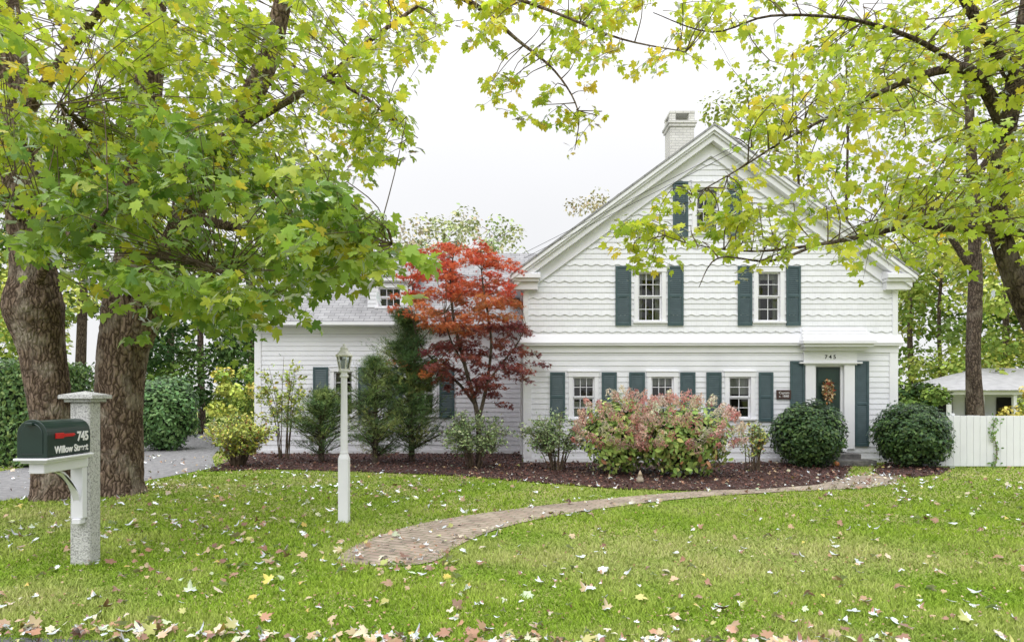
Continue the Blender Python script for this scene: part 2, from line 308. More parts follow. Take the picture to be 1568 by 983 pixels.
hgt=rng.uniform(0.02,0.048,n)*(1+0.5*v2+.35*v3); wd=rng.uniform(0.0037,0.007,n)*(y/5.5)**0.9; a=rng.uniform(0,6.28,n)
B=np.stack([x,y,np.zeros(n)],1); W=np.stack([np.cos(a),np.sin(a),0*a],1)*wd[:,None]; tip=np.stack([rng.normal(0,0.022,n),rng.normal(0,0.022,n),hgt],1)
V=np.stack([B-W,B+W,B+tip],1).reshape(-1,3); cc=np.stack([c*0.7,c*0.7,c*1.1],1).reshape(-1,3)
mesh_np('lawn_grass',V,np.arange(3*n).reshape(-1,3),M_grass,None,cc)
# fallen leaves
n=1500; u=rng.uniform(0,1,n); d=1/(1/4.1-u*(1/4.1-1/20)); x=rng.uniform(-1.0,1.0,n)*(d+0.5); y=d
nn=600; x=np.concatenate([x,rng.uniform(-4,6.5,nn)]); y=np.concatenate([y,4.36-0.06*x[-nn:]+rng.normal(0,0.07,nn)])
nn=420; s=rng.integers(0,len(path),nn); pp=np.array(path)[s]; x=np.concatenate([x,pp[:,0]+rng.normal(0,0.16,nn)]); y=np.concatenate([y,pp[:,1]+rng.normal(0,0.12,nn)])
nn=900; x=np.concatenate([x,rng.uniform(-7,9,nn)]); y=np.concatenate([y,rng.uniform(11.5,16,nn)])
nn=550; x=np.concatenate([x,rng.uniform(-16,-6,nn)]); y=np.concatenate([y,rng.uniform(10,18,nn)])
nn=900; x=np.concatenate([x,rng.uniform(-7.5,-0.5,nn)]); y=np.concatenate([y,rng.uniform(6,12,nn)])
nn=450; x=np.concatenate([x,rng.uniform(3,14,nn)]); y=np.concatenate([y,rng.uniform(8.5,14,nn)])
k=~(((x>0.2)&(x<9.2)&(y>16.1))|((x>-7)&(x<.3)&(y>18.5))); cl=vnoise(x,y,1.4,5)+rng.normal(0,0.5,len(x))>-0.25; k&=cl; x=x[k];y=y[k]; n=len(x)
onhard=excl(x,y)
c=pick(n,[(0.36,0.22,0.14),(0.48,0.36,0.23),(0.58,0.52,0.38),(0.48,0.54,0.36),(0.56,0.44,0.12),(0.27,0.15,0.11),(0.44,0.44,0.16)],[3.4,3,1.6,1.0,0.5,2.2,0.9])
S=0.035+0.065*rng.uniform(0,1,n)**1.6; a=rng.uniform(0,6.28,n)
N=np.stack([rng.normal(0,0.45,n),rng.normal(0,0.45,n),np.ones(n)*np.where(rng.uniform(size=n)<0.4,-1,1)],1); D=np.stack([np.cos(a),np.sin(a),0*a],1)
leaves('fallen_leaves',np.stack([x,y,np.where(onhard,0.03,0.038)+rng.uniform(0,0.012,n)],1),N,D,S,c,T_CURL,M_fall)
# tiny litter in the grass
n=4500; u=rng.uniform(0,1,n); d=1/(1/4.1-u*(1/4.1-1/18)); x=rng.uniform(-1.0,1.0,n)*(d+0.5); y=d; a=rng.uniform(0,6.28,n)
leaves('leaf_litter',np.stack([x,y,rng.uniform(.02,.045,n)],1),np.stack([rng.normal(0,0.5,n),rng.normal(0,0.5,n),np.ones(n)],1),np.stack([np.cos(a),np.sin(a),0*a],1),rng.uniform(.012,.035,n),pick(n,[(0.30,0.17,0.10),(0.45,0.34,0.2),(0.2,0.1,0.07)],[2,2,1]),T_QUAD,M_fall)
# mulch chips
n=16000; x=rng.uniform(-8,10,n); y=rng.uniform(11.3,18.6,n); k=inpoly(x,y,bed)|inpoly(x,y,bed2); x=x[k];y=y[k];n=len(x)
leaves('mulch_chips',np.stack([x,y,rng.uniform(0.02,0.05,n)],1),np.stack([rng.normal(0,.5,n),rng.normal(0,.5,n),np.ones(n)],1),rv(n),rng.uniform(0.04,0.09,n),pick(n,[(0.11,0.045,0.035),(0.055,0.022,0.017),(0.18,0.09,0.06)],[2,2,1]),T_QUAD,M_fall)
# ------------------------------------------------------------ HOUSE
house=empty('white_clapboard_house',(4.7,16.2,0))
YF=16.2; s=YF/F
def X(px): return (px-CX)*s
def Z(py): return H+(HY-py)*s
XL,XR=X(803),X(1372); XC=(XL+XR)/2
def siding(name,ext,z0,z1,course,opens,mp,lip=0.017,wavy=None,parent=house,m=M_white):
    V=[];Q=[]
    def quad(pts):
        b=len(V); V.extend([mp(*p) for p in pts]); Q.append((b,b+1,b+2,b+3))
    kk=0; zb=z0
    while zb<z1-0.01:
        zt=min(zb+course,z1); 
        def o(zz): return lip-(lip-0.003)*(zz-zb)/course
        ul,ur=ext(zb); tl,tr=ext(zt)
        if ur-ul<0.05: break
        br=sorted(set([ul,ur]+[q for op in opens for q in op[:2] if ul<q<ur]))
        for a,b_ in zip(br[:-1],br[1:]):
            mid=(a+b_)/2; prs=[(zb,zt)]
            for (u0,u1,w0,w1) in opens:
                if u0<mid<u1:
                    nr=[]
                    for (p,q) in prs:
                        if q<=w0 or p>=w1: nr.append((p,q)); continue
                        if p<w0: nr.append((p,w0))
                        if q>w1: nr.append((w1,q))
                    prs=nr
            for (p,q) in prs:
                def L(zz): return a if a!=ul else ul+(tl-ul)*(zz-zb)/(zt-zb+1e-9)
                def R(zz): return b_ if b_!=ur else ur+(tr-ur)*(zz-zb)/(zt-zb+1e-9)
                if wavy and kk%3==wavy-1 and p==zb and q-p>course*0.9:
                    ns_=max(1,int((b_-a)/0.03)); us=np.linspace(a,b_,ns_+1)
                    for i in range(ns_):
                        w0_=0.020*math.cos(2*math.pi*us[i]/0.25); w1_=0.020*math.cos(2*math.pi*us[i+1]/0.25)
                        quad([(us[i],lip+0.010,p-0.014+w0_),(us[i+1],lip+0.010,p-0.014+w1_),(us[i+1],o(q),q),(us[i],o(q),q)])
                        quad([(us[i],0,p-0.014+w0_),(us[i+1],0,p-0.014+w1_),(us[i+1],lip+0.010,p-0.014+w1_),(us[i],lip+0.010,p-0.014+w0_)])
                else:
                    quad([(L(p),o(p),p),(R(p),o(p),p),(R(q),o(q),q),(L(q),o(q),q)])
                    quad([(L(p),0,p),(R(p),0,p),(R(p),o(p),p),(L(p),o(p),p)])
        zb=zt; kk+=1
    return mesh_np(name,V,Q,m,parent)
trim=MB(); glass=MB(); dark=MB(); curt=MB(); shut=MB()
def window(u0,u1,z0,z1,yf,cols=3,rows=2,cas=0.10,curtain='side',out=0.035):
    trim.box(u0-cas,u0,yf-out,yf+0.08,z0,z1); trim.box(u1,u1+cas,yf-out,yf+0.08,z0,z1)
    trim.box(u0-cas-0.015,u1+cas+0.015,yf-out-0.012,yf+0.08,z1,z1+cas+0.02)
    trim.box(u0-cas-0.03,u1+cas+0.03,yf-out-0.03,yf+0.08,z1+cas+0.02,z1+cas+0.045)
    trim.box(u0-cas-0.03,u1+cas+0.03,yf-out-0.035,yf+0.08,z0-0.05,z0)
    zm=(z0+z1)/2
    for (a,b,dy) in ((z0,zm,0.05),(zm,z1,0.02)):
        st=0.035
        trim.box(u0,u0+st,yf+dy,yf+dy+0.03,a,b); trim.box(u1-st,u1,yf+dy,yf+dy+0.03,a,b)
        trim.box(u0+st,u1-st,yf+dy,yf+dy+0.03,a,a+st); trim.box(u0+st,u1-st,yf+dy,yf+dy+0.03,b-st,b)
        gw=(u1-u0-2*st); gh=(b-a-2*st)
        for i in range(1,cols):
            xx=u0+st+gw*i/cols; trim.box(xx-0.008,xx+0.008,yf+dy+0.006,yf+dy+0.024,a+st,b-st)
        for j in range(1,rows):
            zz=a+st+gh*j/rows; trim.box(u0+st,u1-st,yf+dy+0.008,yf+dy+0.022,zz-0.008,zz+0.008)
        glass.add([(u0+st,yf+dy+0.018,a+st),(u1-st,yf+dy+0.018,a+st),(u1-st,yf+dy+0.018,b-st),(u0+st,yf+dy+0.018,b-st)],[(0,1,2,3)])
    dark.add([(u0-.3,yf+0.6,z0-.3),(u1+.3,yf+0.6,z0-.3),(u1+.3,yf+0.6,z1+.3),(u0-.3,yf+0.6,z1+.3)],[(0,1,2,3)])
    for (a,b) in ((u0-.3,u0-.29),(u1+.29,u1+.3)): dark.box(a,b,yf+0.09,yf+0.6,z0-.3,z1+.3)
    W=u1-u0
    def cur(a,b,za,zb,yy):
        n=12; vs=[]
        for i in range(n+1):
            xx=a+(b-a)*i/n; w_=yy+0.015*math.cos(i*2.3); vs+= [(xx,w_,za),(xx,w_,zb)]
        curt.add(vs,[(2*i,2*i+2,2*i+3,2*i+1) for i in range(n)])
    if curtain=='side': cur(u0,u0+W*0.22,z0,z1,yf+.16); cur(u1-W*0.22,u1,z0,z1,yf+.16); cur(u0,u1,z1-(z1-z0)*0.14,z1,yf+0.14)
    if curtain=='blind': cur(u0,u1,z1-(z1-z0)*0.42,z1,yf+.14); cur(u0,u0+W*.2,z0,z1,yf+.17)
    if curtain=='cafe': cur(u0,u1,z0,z0+(z1-z0)*.4,yf+.14); cur(u0,u1,z1-(z1-z0)*.2,z1,yf+.14)
    return (u0-cas*0.6,u1+cas*0.6,z0-0.03,z1+cas*0.6)
def shutter(u0,u1,z0,z1,yf):
    o0,o1=yf-0.05,yf-0.018; f=0.05
    shut.box(u0,u0+f,o0,o1,z0,z1); shut.box(u1-f,u1,o0,o1,z0,z1); zm=(z0+z1)/2
    for (a,b) in ((z0,z0+f*1.4),(zm-f*.6,zm+f*.6),(z1-f,z1)): shut.box(u0+f,u1-f,o0+0.002,o1,a,b)
    for (a,b) in ((z0+f*1.4,zm-f*.6),(zm+f*.6,z1-f)):
        n=int((b-a)/0.045)
        for i in range(n):
            zz=a+(i+0.5)*(b-a)/n; h=0.026
            shut.prism([(o0+0.006,zz-h),(o0+0.011,zz-h),(o1,zz+h),(o1-0.005,zz+h)],u0+f,u1-f,'x')
ops=[]
for (a,b,z0,z1,sl_,sr_,cu,co_,ro_) in [(977,1013,492,417,(942,966),(1022,1046),'side',3,2),(1160,1194,492,417,(1129,1151),(1203,1225),'side',2,2),(1066,1100,356,288,(1030,1053),(1113,1135),'side',3,2)]:
    ops.append(window(X(a),X(b),Z(z0),Z(z1),YF,co_,ro_,curtain=cu)); 
    for q in (sl_,sr_): shutter(X(q[0]),X(q[1]),Z(z0+7),Z(z1-9),YF)
ops1=[]
for (a,b,sl_,sr_,cu,co_) in [(877,910,(842,865),(921,944),'cafe',3),(997,1031,(963,987),(1041,1064),'cafe',3),(1116,1149,(1081,1104),(1161,1183),'blind',2)]:
    ops1.append(window(X(a),X(b),Z(640),Z(577),YF,co_,2,curtain=cu))
    for q in (sl_,sr_): shutter(X(q[0]),X(q[1]),Z(645),Z(570),YF)
# door
dx0,dx1=X(1247),X(1291); dz0,dz1=Z(687),Z(559)
ops1.append((dx0-0.02,dx1+0.02,0,dz1+0.02))
trim.box(X(1232),dx0,YF-0.06,YF+0.12,dz0,dz1); trim.box(dx1,X(1307),YF-0.06,YF+0.12,dz0,dz1)
trim.box(X(1229),X(1310),YF-0.075,YF+0.12,dz1,Z(536)-0.01)
trim.box(X(1222),X(1317),YF-0.12,YF+0.05,dz1+0.03,dz1+0.07)
trim.box(dx0-0.05,dx1+0.05,YF-0.10,YF+0.12,dz0-0.06,dz0)
for q in ((1209,1231),(1308,1329)): shutter(X(q[0]),X(q[1]),Z(683),Z(553),YF)
dm=MB(); dm.box(dx0+0.05,dx1-0.05,YF+0.06,YF+0.10,dz0,dz1-0.04)
w_=dx1-dx0
for (a,b,c_,e_) in ((0.12,0.46,0.1,0.75),(0.54,0.88,0.1,0.75)):
    dm.box(dx0+w_*a,dx0+w_*b,YF+0.045,YF+0.06,dz0+c_,dz0+e_)
dm.box(dx0+w_*.15,dx1-w_*.15,YF+0.045,YF+0.06,dz0+1.55,dz0+1.9)
dm.obj('door',M_door,house,0.006)
trim.box(dx0,dx0+0.05,YF+0.03,YF+0.09,dz0,dz1); trim.box(dx1-0.05,dx1,YF+0.03,YF+0.09,dz0,dz1); trim.box(dx0+0.05,dx1-0.05,YF+0.03,YF+0.09,dz1-0.04,dz1)
kn=MB(); kn.lathe([(0.01,0),(0.03,0.01),(0.035,0.03),(0.02,0.05)],(dx0+0.12,YF+0.02,dz0+0.95),10); kn.obj('door_knob',mat('brass',(0.6,0.4,0.12),None,5,0.3),house)
dark.add([(dx0-.2,YF+.3,0),(dx1+.2,YF+.3,0),(dx1+.2,YF+.3,dz1+.2),(dx0-.2,YF+.3,dz1+.2)],[(0,1,2,3)])
# walls
ZB=Z(531); slope=(7.91-4.45)/4.70; ZA=7.91; 
def rl(x): return ZA-abs(x-XC)*slope
def ext2(zz):
    hw=min(XR-XL,2*(ZA-0.2-zz)/slope)/2; return XC-hw,XC+hw
fm=lambda u,o,zz:(u,YF-o,zz)
siding('front_siding_lower',lambda zz:(XL,XR),0.12,ZB,0.128,ops1,fm)
siding('front_siding_upper',ext2,ZB+0.1,ZA-0.3,0.132,ops,fm,0.018,3,m=M_shing)
sd=lambda u,o,zz:(XL-o,u,zz); sdr=lambda u,o,zz:(XR+o,u,zz)
siding('side_siding',lambda zz:(YF,26.0),0.12,4.4,0.128,[],sd); siding('side_siding_far',lambda zz:(YF,26.0),0.12,4.4,0.128,[],sdr)
trim.box(XL-0.02,XR+0.02,YF-0.028,YF+0.03,0.0,0.12)
trim.box(XL-0.024,XL,YF+0.03,18.5,0.0,0.12)
for (a,b) in ((XL-0.03,XL+0.17),(XR-0.17,XR+0.03)):
    trim.box(a,b,YF-0.035,YF+0.16,0.122,ZB-0.14); 
for (a,b) in ((XL-0.028,XL+0.10),(XR-0.10,XR+0.028)):
    trim.box(a,b,YF-0.033,YF+0.12,ZB+0.17,4.2)
# belt
trim.box(XL-0.04,XR+0.04,YF-0.045,YF+0.05,ZB-0.14,ZB+0.02)
trim.box(XL-0.10,XR+0.10,YF-0.13,YF+0.05,ZB+0.02,ZB+0.07)
trim.prism([(YF-0.15,ZB+0.07),(YF-0.15,ZB+0.095),(YF-0.012,ZB+0.30),(YF+0.03,ZB+0.30),(YF+0.03,ZB+0.07)],XL-0.11,XR+0.11,'x')
# hood
hx0,hx1=X(1219),X(1330)
trim.box(hx0+0.12,hx1-0.12,YF-0.20,YF-0.046,ZB-0.10,ZB-0.02)
trim.box(hx0+0.05,hx1-0.05,YF-0.34,YF-0.131,ZB-0.02,ZB+0.05)
trim.box(hx0,hx1,YF-0.40,YF-0.151,ZB+0.05,ZB+0.11)
hv=[(hx0,YF-0.40,ZB+0.113),(hx1,YF-0.40,ZB+0.113),(hx1-0.15,YF-0.02,ZB+0.46),(hx0+0.15,YF-0.02,ZB+0.46),(hx0,YF-0.02,ZB+0.113),(hx1,YF-0.02,ZB+0.113)]
trim.add(hv,[(0,1,2,3),(0,3,4),(1,5,2),(4,3,2,5),(0,4,5,1)])
for i in range(1,4):
    t=i/4; xx_a=hx0+.15*t-.01; xx_b=hx1-.15*t+.01; yy_=YF-.40+.38*t; zz_=ZB+.113+.347*t
    trim.prism([(yy_-.02,zz_-.012),(yy_-.02,zz_+.004),(yy_+.05,zz_+.052),(yy_+.05,zz_+.03)],xx_a,xx_b,'x')
# rake bands
def band(t0,t1,o0,o1,mbx,xin=4.70,y1=None):
    for sg in (-1,1):
        xe=XC+sg*xin; vs=[]
        for yy in (YF-o0,YF-o1 if y1 is None else y1):
            vs+=[(xe,yy,rl(xe)-t0),(XC,yy,ZA-t0),(XC,yy,ZA-t1),(xe,yy,rl(xe)-t1)]
        mbx.add(vs,[(0,1,2,3),(7,6,5,4),(0,4,5,1),(1,5,6,2),(2,6,7,3),(3,7,4,0)])
roof=MB(); band(0,0.05,0.37,0,roof,4.74,26.3); roof.obj('main_roof',M_roof,house)
band(0.052,0.15,0.35,0.0,trim,4.72); band(0.152,0.21,0.30,0.0,trim,4.70); band(0.212,0.36,0.24,0.0,trim,4.66); band(0.362,0.62,0.05,-0.02,trim,4.44); band(0.622,0.66,0.075,-0.02,trim,4.40)
for sg in (-1,1):
    xe=XC+sg*4.72; xi=XC+sg*(4.72-0.68); a,b=min(xe,xi),max(xe,xi)
    trim.box(a,b,YF-0.33,YF+0.02,4.33,4.425); trim.box(a+0.02,b-0.03,YF-0.27,YF+0.02,4.26,4.328); trim.box(a+0.05,b-0.06,YF-0.18,YF+0.02,4.08,4.258)
    trim.prism([(YF-0.33,4.427),(YF-0.02,4.427),(YF-0.02,4.55)],a+0.02,b,'x')
    xo=XC+sg*4.70; xw=XC+sg*4.42; a,b=min(xo,xw),max(xo,xw)
    trim.box(a,b,YF+0.022,26.2,4.30,4.41); xg=XC+sg*4.80; a,b=min(xo,xg),max(xo,xg); trim.box(a,b,YF-0.2,26.2,4.31,4.42)
ds=MB(); ds.tube([(XL-0.12,YF+0.5,4.3),(XL-0.06,YF+0.5,4.1),(XL-0.06,YF+0.5,2),(XL-0.06,YF+0.5,0.15)],[0.035]*4,8,1); ds.obj('downspout',M_trim,house)
# chimney
ch=MB(); cxm,cym=XC,19.2; hw=0.33
ch.box(cxm-hw,cxm+hw,cym-hw,cym+hw,7.0,9.02); ch.box(cxm-hw-.04,cxm+hw+.04,cym-hw-.04,cym+hw+.04,9.02,9.1); ch.box(cxm-hw-.07,cxm+hw+.07,cym-hw-.07,cym+hw+.07,9.1,9.17)
for sx in (-1,1):
    for sy in (-1,1): ch.box(cxm+sx*.26-.08,cxm+sx*.26+.08,cym+sy*.26-.08,cym+sy*.26+.08,9.17,9.38)
ch.box(cxm-hw-.02,cxm+hw+.02,cym-hw-.02,cym+hw+.02,9.38,9.45); ch.obj('chimney',M_chim,house,0.006)
# steps
st=MB(); st.box(dx0-0.35,dx1+0.35,YF-0.85,YF-0.45,0,0.13); st.box(dx0-0.2,dx1+0.2,YF-0.45,YF-0.11,0,0.245); st.obj('door_step',M_step,house,0.01)
# ---------- wing
YW=18.6; s2=YW/F
def X2(px): return (px-CX)*s2
def Z2(py): return H+(HY-py)*s2
WL=X2(392); WT=Z2(500)
opw=[]
for (a,b,cu) in ((626,664,'side'),(512,540,'side')):
    opw.append(window(X2(a),X2(b),Z2(636),Z2(569),YW,3,2,curtain=cu)); shutter(X2(b+9),X2(b+32),Z2(640),Z2(562),YW); shutter(X2(a-32),X2(a-9),Z2(640),Z2(562),YW)
wm=lambda u,o,zz:(u,YW-o,zz)
siding('wing_siding',lambda zz:(WL,XL),0.12,WT,0.128,opw,wm)
siding('wing_side_siding',lambda zz:(YW,24.2),0.12,WT,0.128,[],lambda u,o,zz:(WL-o,u,zz))
trim.box(WL-0.03,XL-0.03,YW-0.028,YW+0.03,0,0.12); trim.box(WL-0.03,WL+0.15,YW-0.035,YW+0.15,0.122,WT-0.2)
trim.box(WL-0.03,XL-0.03,YW-0.04,YW+0.05,WT-0.2,WT-0.02); trim.box(WL-0.15,XL-0.05,YW-0.32,YW+0.02,WT-0.018,WT+0.06); trim.box(WL-0.15,XL-0.08,YW-0.42,YW-0.322,WT+0.0,WT+0.09)
ry,rz=21.45,6.05; rf=YW-0.42; zf=WT+0.10; 
L_=math.hypot(ry-rf,rz-zf); ang=math.atan2(rz-zf,ry-rf)
me=MB(); xa,xb=WL-0.2,XL+1.2
me.box(0,xb-xa,0,L_,-0.05,0.0); ro=me.obj('wing_roof_front',M_roof,house); ro.location=(xa,rf,zf); ro.rotation_euler=(ang,0,0)
me=MB(); me.box(0,xb-xa,0,L_,-0.05,0.0); ro=me.obj('wing_roof_back',M_roof,house); ro.location=(xb,2*ry-rf,zf); ro.rotation_euler=(ang,0,math.pi)
g=MB(); g.prism([(YW,WT),(ry,rz-0.12),(2*ry-YW,WT)],WL,WL+0.05,'x'); g.obj('wing_gable',M_white,house)
# dormer
yd=18.75; s3=yd/F; da,db=(563-CX)*s3,(630-CX)*s3; zt=H+(HY-430)*s3; zbm=H+(HY-478)*s3
dop=[]
u0,u1=(580-CX)*s3,(614-CX)*s3; dop.append(window(u0,u1,H+(HY-470)*s3,H+(HY-441)*s3,yd,3,1,cas=0.07,curtain='none'))
siding('dormer_siding',lambda zz:(da,db),zbm-0.2,zt,0.11,dop,lambda u,o,zz:(u,yd-o,zz))
d2=MB(); d2.prism([(yd,zbm-.3),(yd,zt),(yd+2.0,zt+0.3),(yd+2.0,zbm-.3)],da-0.002,da+0.02,'x'); d2.prism([(yd,zbm-.3),(yd,zt),(yd+2.0,zt+0.3),(yd+2.0,zbm-.3)],db-0.02,db+0.002,'x')
d2.box(da-0.12,db+0.12,yd-0.15,yd-0.08,zt-0.02,zt+0.08); d2.box(da-0.1,db+0.1,yd-0.08,yd+0.05,zt-0.06,zt+0.0); d2.obj('dormer_sides',M_trim,house)
d3=MB(); d3.prism([(yd-0.17,zt+0.08),(yd-0.17,zt+0.11),(yd+2.4,zt+0.75),(yd+2.4,zt+0.7)],da-0.15,db+0.15,'x'); d3.obj('dormer_roof',M_roof,house)
trim.obj('trim',M_trim,house,0.004); glass.obj('window_glass',M_glass,house); dark.obj('interior',M_dark,house); curt.obj('curtains',M_curt,house); shut.obj('shutters',M_shut,house)
def text(name,body,loc,size,rot,m,parent,ext=0.003,bold=0.0,sx=1.0):
    cu=bpy.data.curves.new(name,'FONT'); cu.body=body; cu.size=size; cu.extrude=ext; cu.align_x='CENTER'; cu.align_y='CENTER'; cu.offset=bold
    o=bpy.data.objects.new(name,cu); COL.objects.link(o); o.rotation_euler=rot; o.location=loc; o.scale=(sx,1,1); cu.materials.append(m)
    if parent is not None: o.parent=parent; o.matrix_parent_inverse=Matrix.Translation(-Vector(parent.location))
    return o
R90=(math.radians(90),0,0)
text('house_number','7 4 5',(X(1269),YF-0.079,Z(547)),0.13,R90,M_dark,house,0.003,0.002)
pq=MB(); pq.box(X(1188),X(1210),YF-0.055,YF-0.018,Z(611),Z(597)); pq.obj('history_plaque',mat('plaque_brown',(0.06,0.03,0.025),None,6,0.5),house,0.004)
text('plaque_text','Captain\nc. 1840',(X(1199),YF-0.058,Z(604)),0.08,R90,M_let,house,0.001)
# door wreath (harvest figure)
wc=np.array([X(1268),YF+0.0,Z(600)]); n=420; a=rng.uniform(0,6.28,n); r=rng.uniform(0.02,0.13,n)
C=wc+np.stack([np.cos(a)*r,rng.uniform(-0.07,0.02,n),np.sin(a)*r*2.1],1)
leaves('door_wreath',C,rv(n)+np.array([0,-1,0]),rv(n),rng.uniform(0.05,0.1,n),pick(n,[(0.45,0.18,0.05),(0.4,0.3,0.15),(0.25,0.06,0.04),(0.5,0.42,0.28),(0.1,0.09,0.05)],[2,2,1,1,2]),T_OVAL,M_fall,house)
# ------------------------------------------------------------ mailbox
mbx=empty('mailbox',(-4.07,6.4,0))
p=MB(); p.box(-4.166,-3.98,6.43,6.61,-0.05,1.535); p.obj('granite_post',M_granite,mbx,0.012)
p=MB(); p.box(-4.20,-3.945,6.395,6.645,1.535,1.565); p.box(-4.235,-3.91,6.36,6.68,1.565,1.60); 
p.add([(-4.235,6.36,1.602),(-3.91,6.36,1.602),(-3.91,6.68,1.602),(-4.235,6.68,1.602),(-4.073,6.52,1.64)],[(0,1,4),(1,2,4),(2,3,4),(3,0,4),(3,2,1,0)]); p.obj('post_cap',M_granite,mbx,0.004)
def dome(x0,x1,z0,zs,z1,n=14):
    xc=(x0+x1)/2; r=(x1-x0)/2; pts=[(x0,z0),(x1,z0)]
    for i in range(n+1):
        a=math.pi*i/n; pts.append((xc+r*math.cos(a),zs+(z1-zs)*math.sin(a)))
    return pts
p=MB(); p.prism(dome(-4.175,-3.935,1.075,1.26,1.385),5.80,6.37,'y'); o=p.obj('box_body',M_black,mbx,0.003)
p=MB(); p.prism(dome(-4.183,-3.927,1.068,1.262,1.394),5.765,5.80,'y'); p.prism(dome(-4.15,-3.96,1.10,1.262,1.365),5.757,5.765,'y'); p.box(-4.085,-4.025,5.72,5.757,1.345,1.37); p.obj('box_door',M_black,mbx,0.004)
p=MB(); p.box(-4.20,-3.91,5.74,6.39,1.045,1.066); p.box(-4.165,-3.945,5.78,6.40,1.02,1.045); p.box(-4.12,-3.99,5.82,6.43,0.93,1.02)
outer=[(yy,0.93-0.40*((yy-5.97)/0.46)**2.2) for yy in np.linspace(5.97,6.36,12)]
inner=[(yy,0.93-0.32*((yy-6.07)/0.30)**2.0) for yy in np.linspace(6.36,6.07,12)]
p.prism([(5.90,0.93)]+[(yy,zz-0.0) for yy,zz in outer]+[(6.36,0.62)]+inner[1:],-4.085,-4.025,'x')
p.box(-4.11,-4.0,6.36,6.43,0.45,0.93); p.box(-4.095,-4.015,6.345,6.43,0.40,0.45); p.obj('bracket',M_trim,mbx,0.005)
p=MB(); p.box(-3.935,-3.925,5.90,6.13,1.235,1.262); p.box(-3.935,-3.922,5.88,5.98,1.225,1.272); p.lathe([(0.016,0),(0.016,0.004)],(-3.928,6.12,1.248),10); p.obj('flag',M_red,mbx,0.002)
RY=(math.radians(90),0,math.radians(90))
text('number_text','745',(-3.932,6.255,1.225),0.115,RY,M_let,mbx,0.002,0.004,0.95)
text('street_text','Willow Street',(-3.932,6.10,1.125),0.086,RY,M_let,mbx,0.002,0.0025,0.93)
# ------------------------------------------------------------ lamp post
lp=empty('lamp_post',(-2.12,8.57,0)); lx,ly=-2.12,8.62
p=MB(); q=0.062
p.box(lx-q,lx+q,ly-q,ly+q,-0.02,0.80); p.add([(lx-q,ly-q,0.8),(lx+q,ly-q,0.8),(lx+q,ly+q,0.8),(lx-q,ly+q,0.8)]+[(lx+0.045*a,ly+0.045*b,0.86) for a,b in ((-1,-1),(1,-1),(1,1),(-1,1))],[(0,1,5,4),(1,2,6,5),(2,3,7,6),(3,0,4,7)])
p.lathe([(0.046,0.84),(0.05,0.88),(0.046,0.9),(0.043,1.3),(0.038,1.82),(0.055,1.83),(0.055,1.85),(0.04,1.86),(0.04,1.89),(0.07,1.90),(0.07,1.915)],(lx,ly,0),20); p.obj('post',M_trim,lp,0.003)
p=MB(); 
for i in range(6):
    a=math.pi*2*i/6; p.tube([(lx+0.06*math.cos(a),ly+0.06*math.sin(a),1.91),(lx+0.095*math.cos(a),ly+0.095*math.sin(a),2.09)],[0.008,0.008],5,1)
p.lathe([(0.102,0),(0.115,0.012),(0.11,0.02),(0.05,0.075),(0.045,0.10),(0.052,0.105),(0.03,0.125),(0.012,0.13),(0.014,0.15),(0.003,0.17)],(lx,ly,2.085),6); p.lathe([(0.066,0),(0.07,0.01),(0.066,0.02)],(lx,ly,1.912),6); p.obj('lantern_frame',mat('lantern_metal',(0.76,0.75,0.72),(0.62,0.6,0.56),20,0.5),lp)
p=MB(); p.lathe([(0.055,0),(0.088,0.165)],(lx,ly,1.925),6); p.obj('lantern_glass',M_glass,lp)
p=MB(); p.lathe([(0.02,0),(0.045,0.04),(0.045,0.1),(0.01,0.14)],(lx,ly,1.93),10); p.obj('bulb',M_let,lp)
# ------------------------------------------------------------ fence and neighbour building
fe=empty('white_fence',(11.5,15,0)); p=MB()
def fence_run(x0,y0,x1,y1,h):
    L=math.hypot(x1-x0,y1-y0); n=int(L/0.145); ux,uy=(x1-x0)/L,(y1-y0)/L; nx,ny=uy,-ux
    for i in range(n):
        a=i*L/n+0.003; b=(i+1)*L/n-0.003; z=h+rng.uniform(-.006,.006)
        c=[(x0+ux*a,y0+uy*a),(x0+ux*b,y0+uy*b)]; c+= [(c[1][0]-nx*.02,c[1][1]-ny*.02),(c[0][0]-nx*.02,c[0][1]-ny*.02)]
        p.prism(c,0.04,z,'z')
    for zz in (0.3,0.9):
        c=[(x0-nx*.021,y0-ny*.021),(x1-nx*.021,y1-ny*.021),(x1-nx*.06,y1-ny*.06),(x0-nx*.06,y0-ny*.06)]; p.prism(c,zz,zz+.08,'z')
fence_run(8.95,15.2,9.7,15.0,1.15); fence_run(9.7,15.0,16,15.0,1.15)
for xx in (9.7,12.1,14.5): p.box(xx-.05,xx+.05,15.03,15.13,0,1.2)
p.obj('boards',M_white,fe,0.003)
vn=MB(); vx=P(1521,640,15)[0]; vp=vn.tube([(vx,14.97,0),(vx+.05,14.96,.4),(vx-.04,14.96,.8),(vx+.03,14.97,1.1)],[.012,.01,.008,.005],5,4)
n=120; q=vp[rng.integers(0,len(vp),n)]+rng.normal(0,.05,(n,3))*np.array([1,.3,1]); ve=empty('climbing_vine',(vx,14.97,0)); leaves('foliage',q,rv(n)*.6+np.array([0,-1,.3]),rv(n),rng.uniform(.04,.08,n),pick(n,[(0.12,0.22,0.06),(0.2,0.3,0.08)],[1,1]),T_OVAL,M_shrub,ve); vn.obj('stem',M_twig,ve)
nb=empty('neighbour_cottage',(19,24,0)); yn=24.0; s4=yn/F; xx0=(1452-CX)*s4; p=MB(); ye=H+(HY-599)*s4
p.box(xx0+.1,xx0+8,yn+1.3,yn+1.4,0,ye-0.1); p.box(xx0+.1,xx0+.2,yn+1.4,yn+4,0,ye-0.1)
for i in range(7): p.box(xx0+i*1.15,xx0+i*1.15+.12,yn,yn+.12,0,ye-.12)
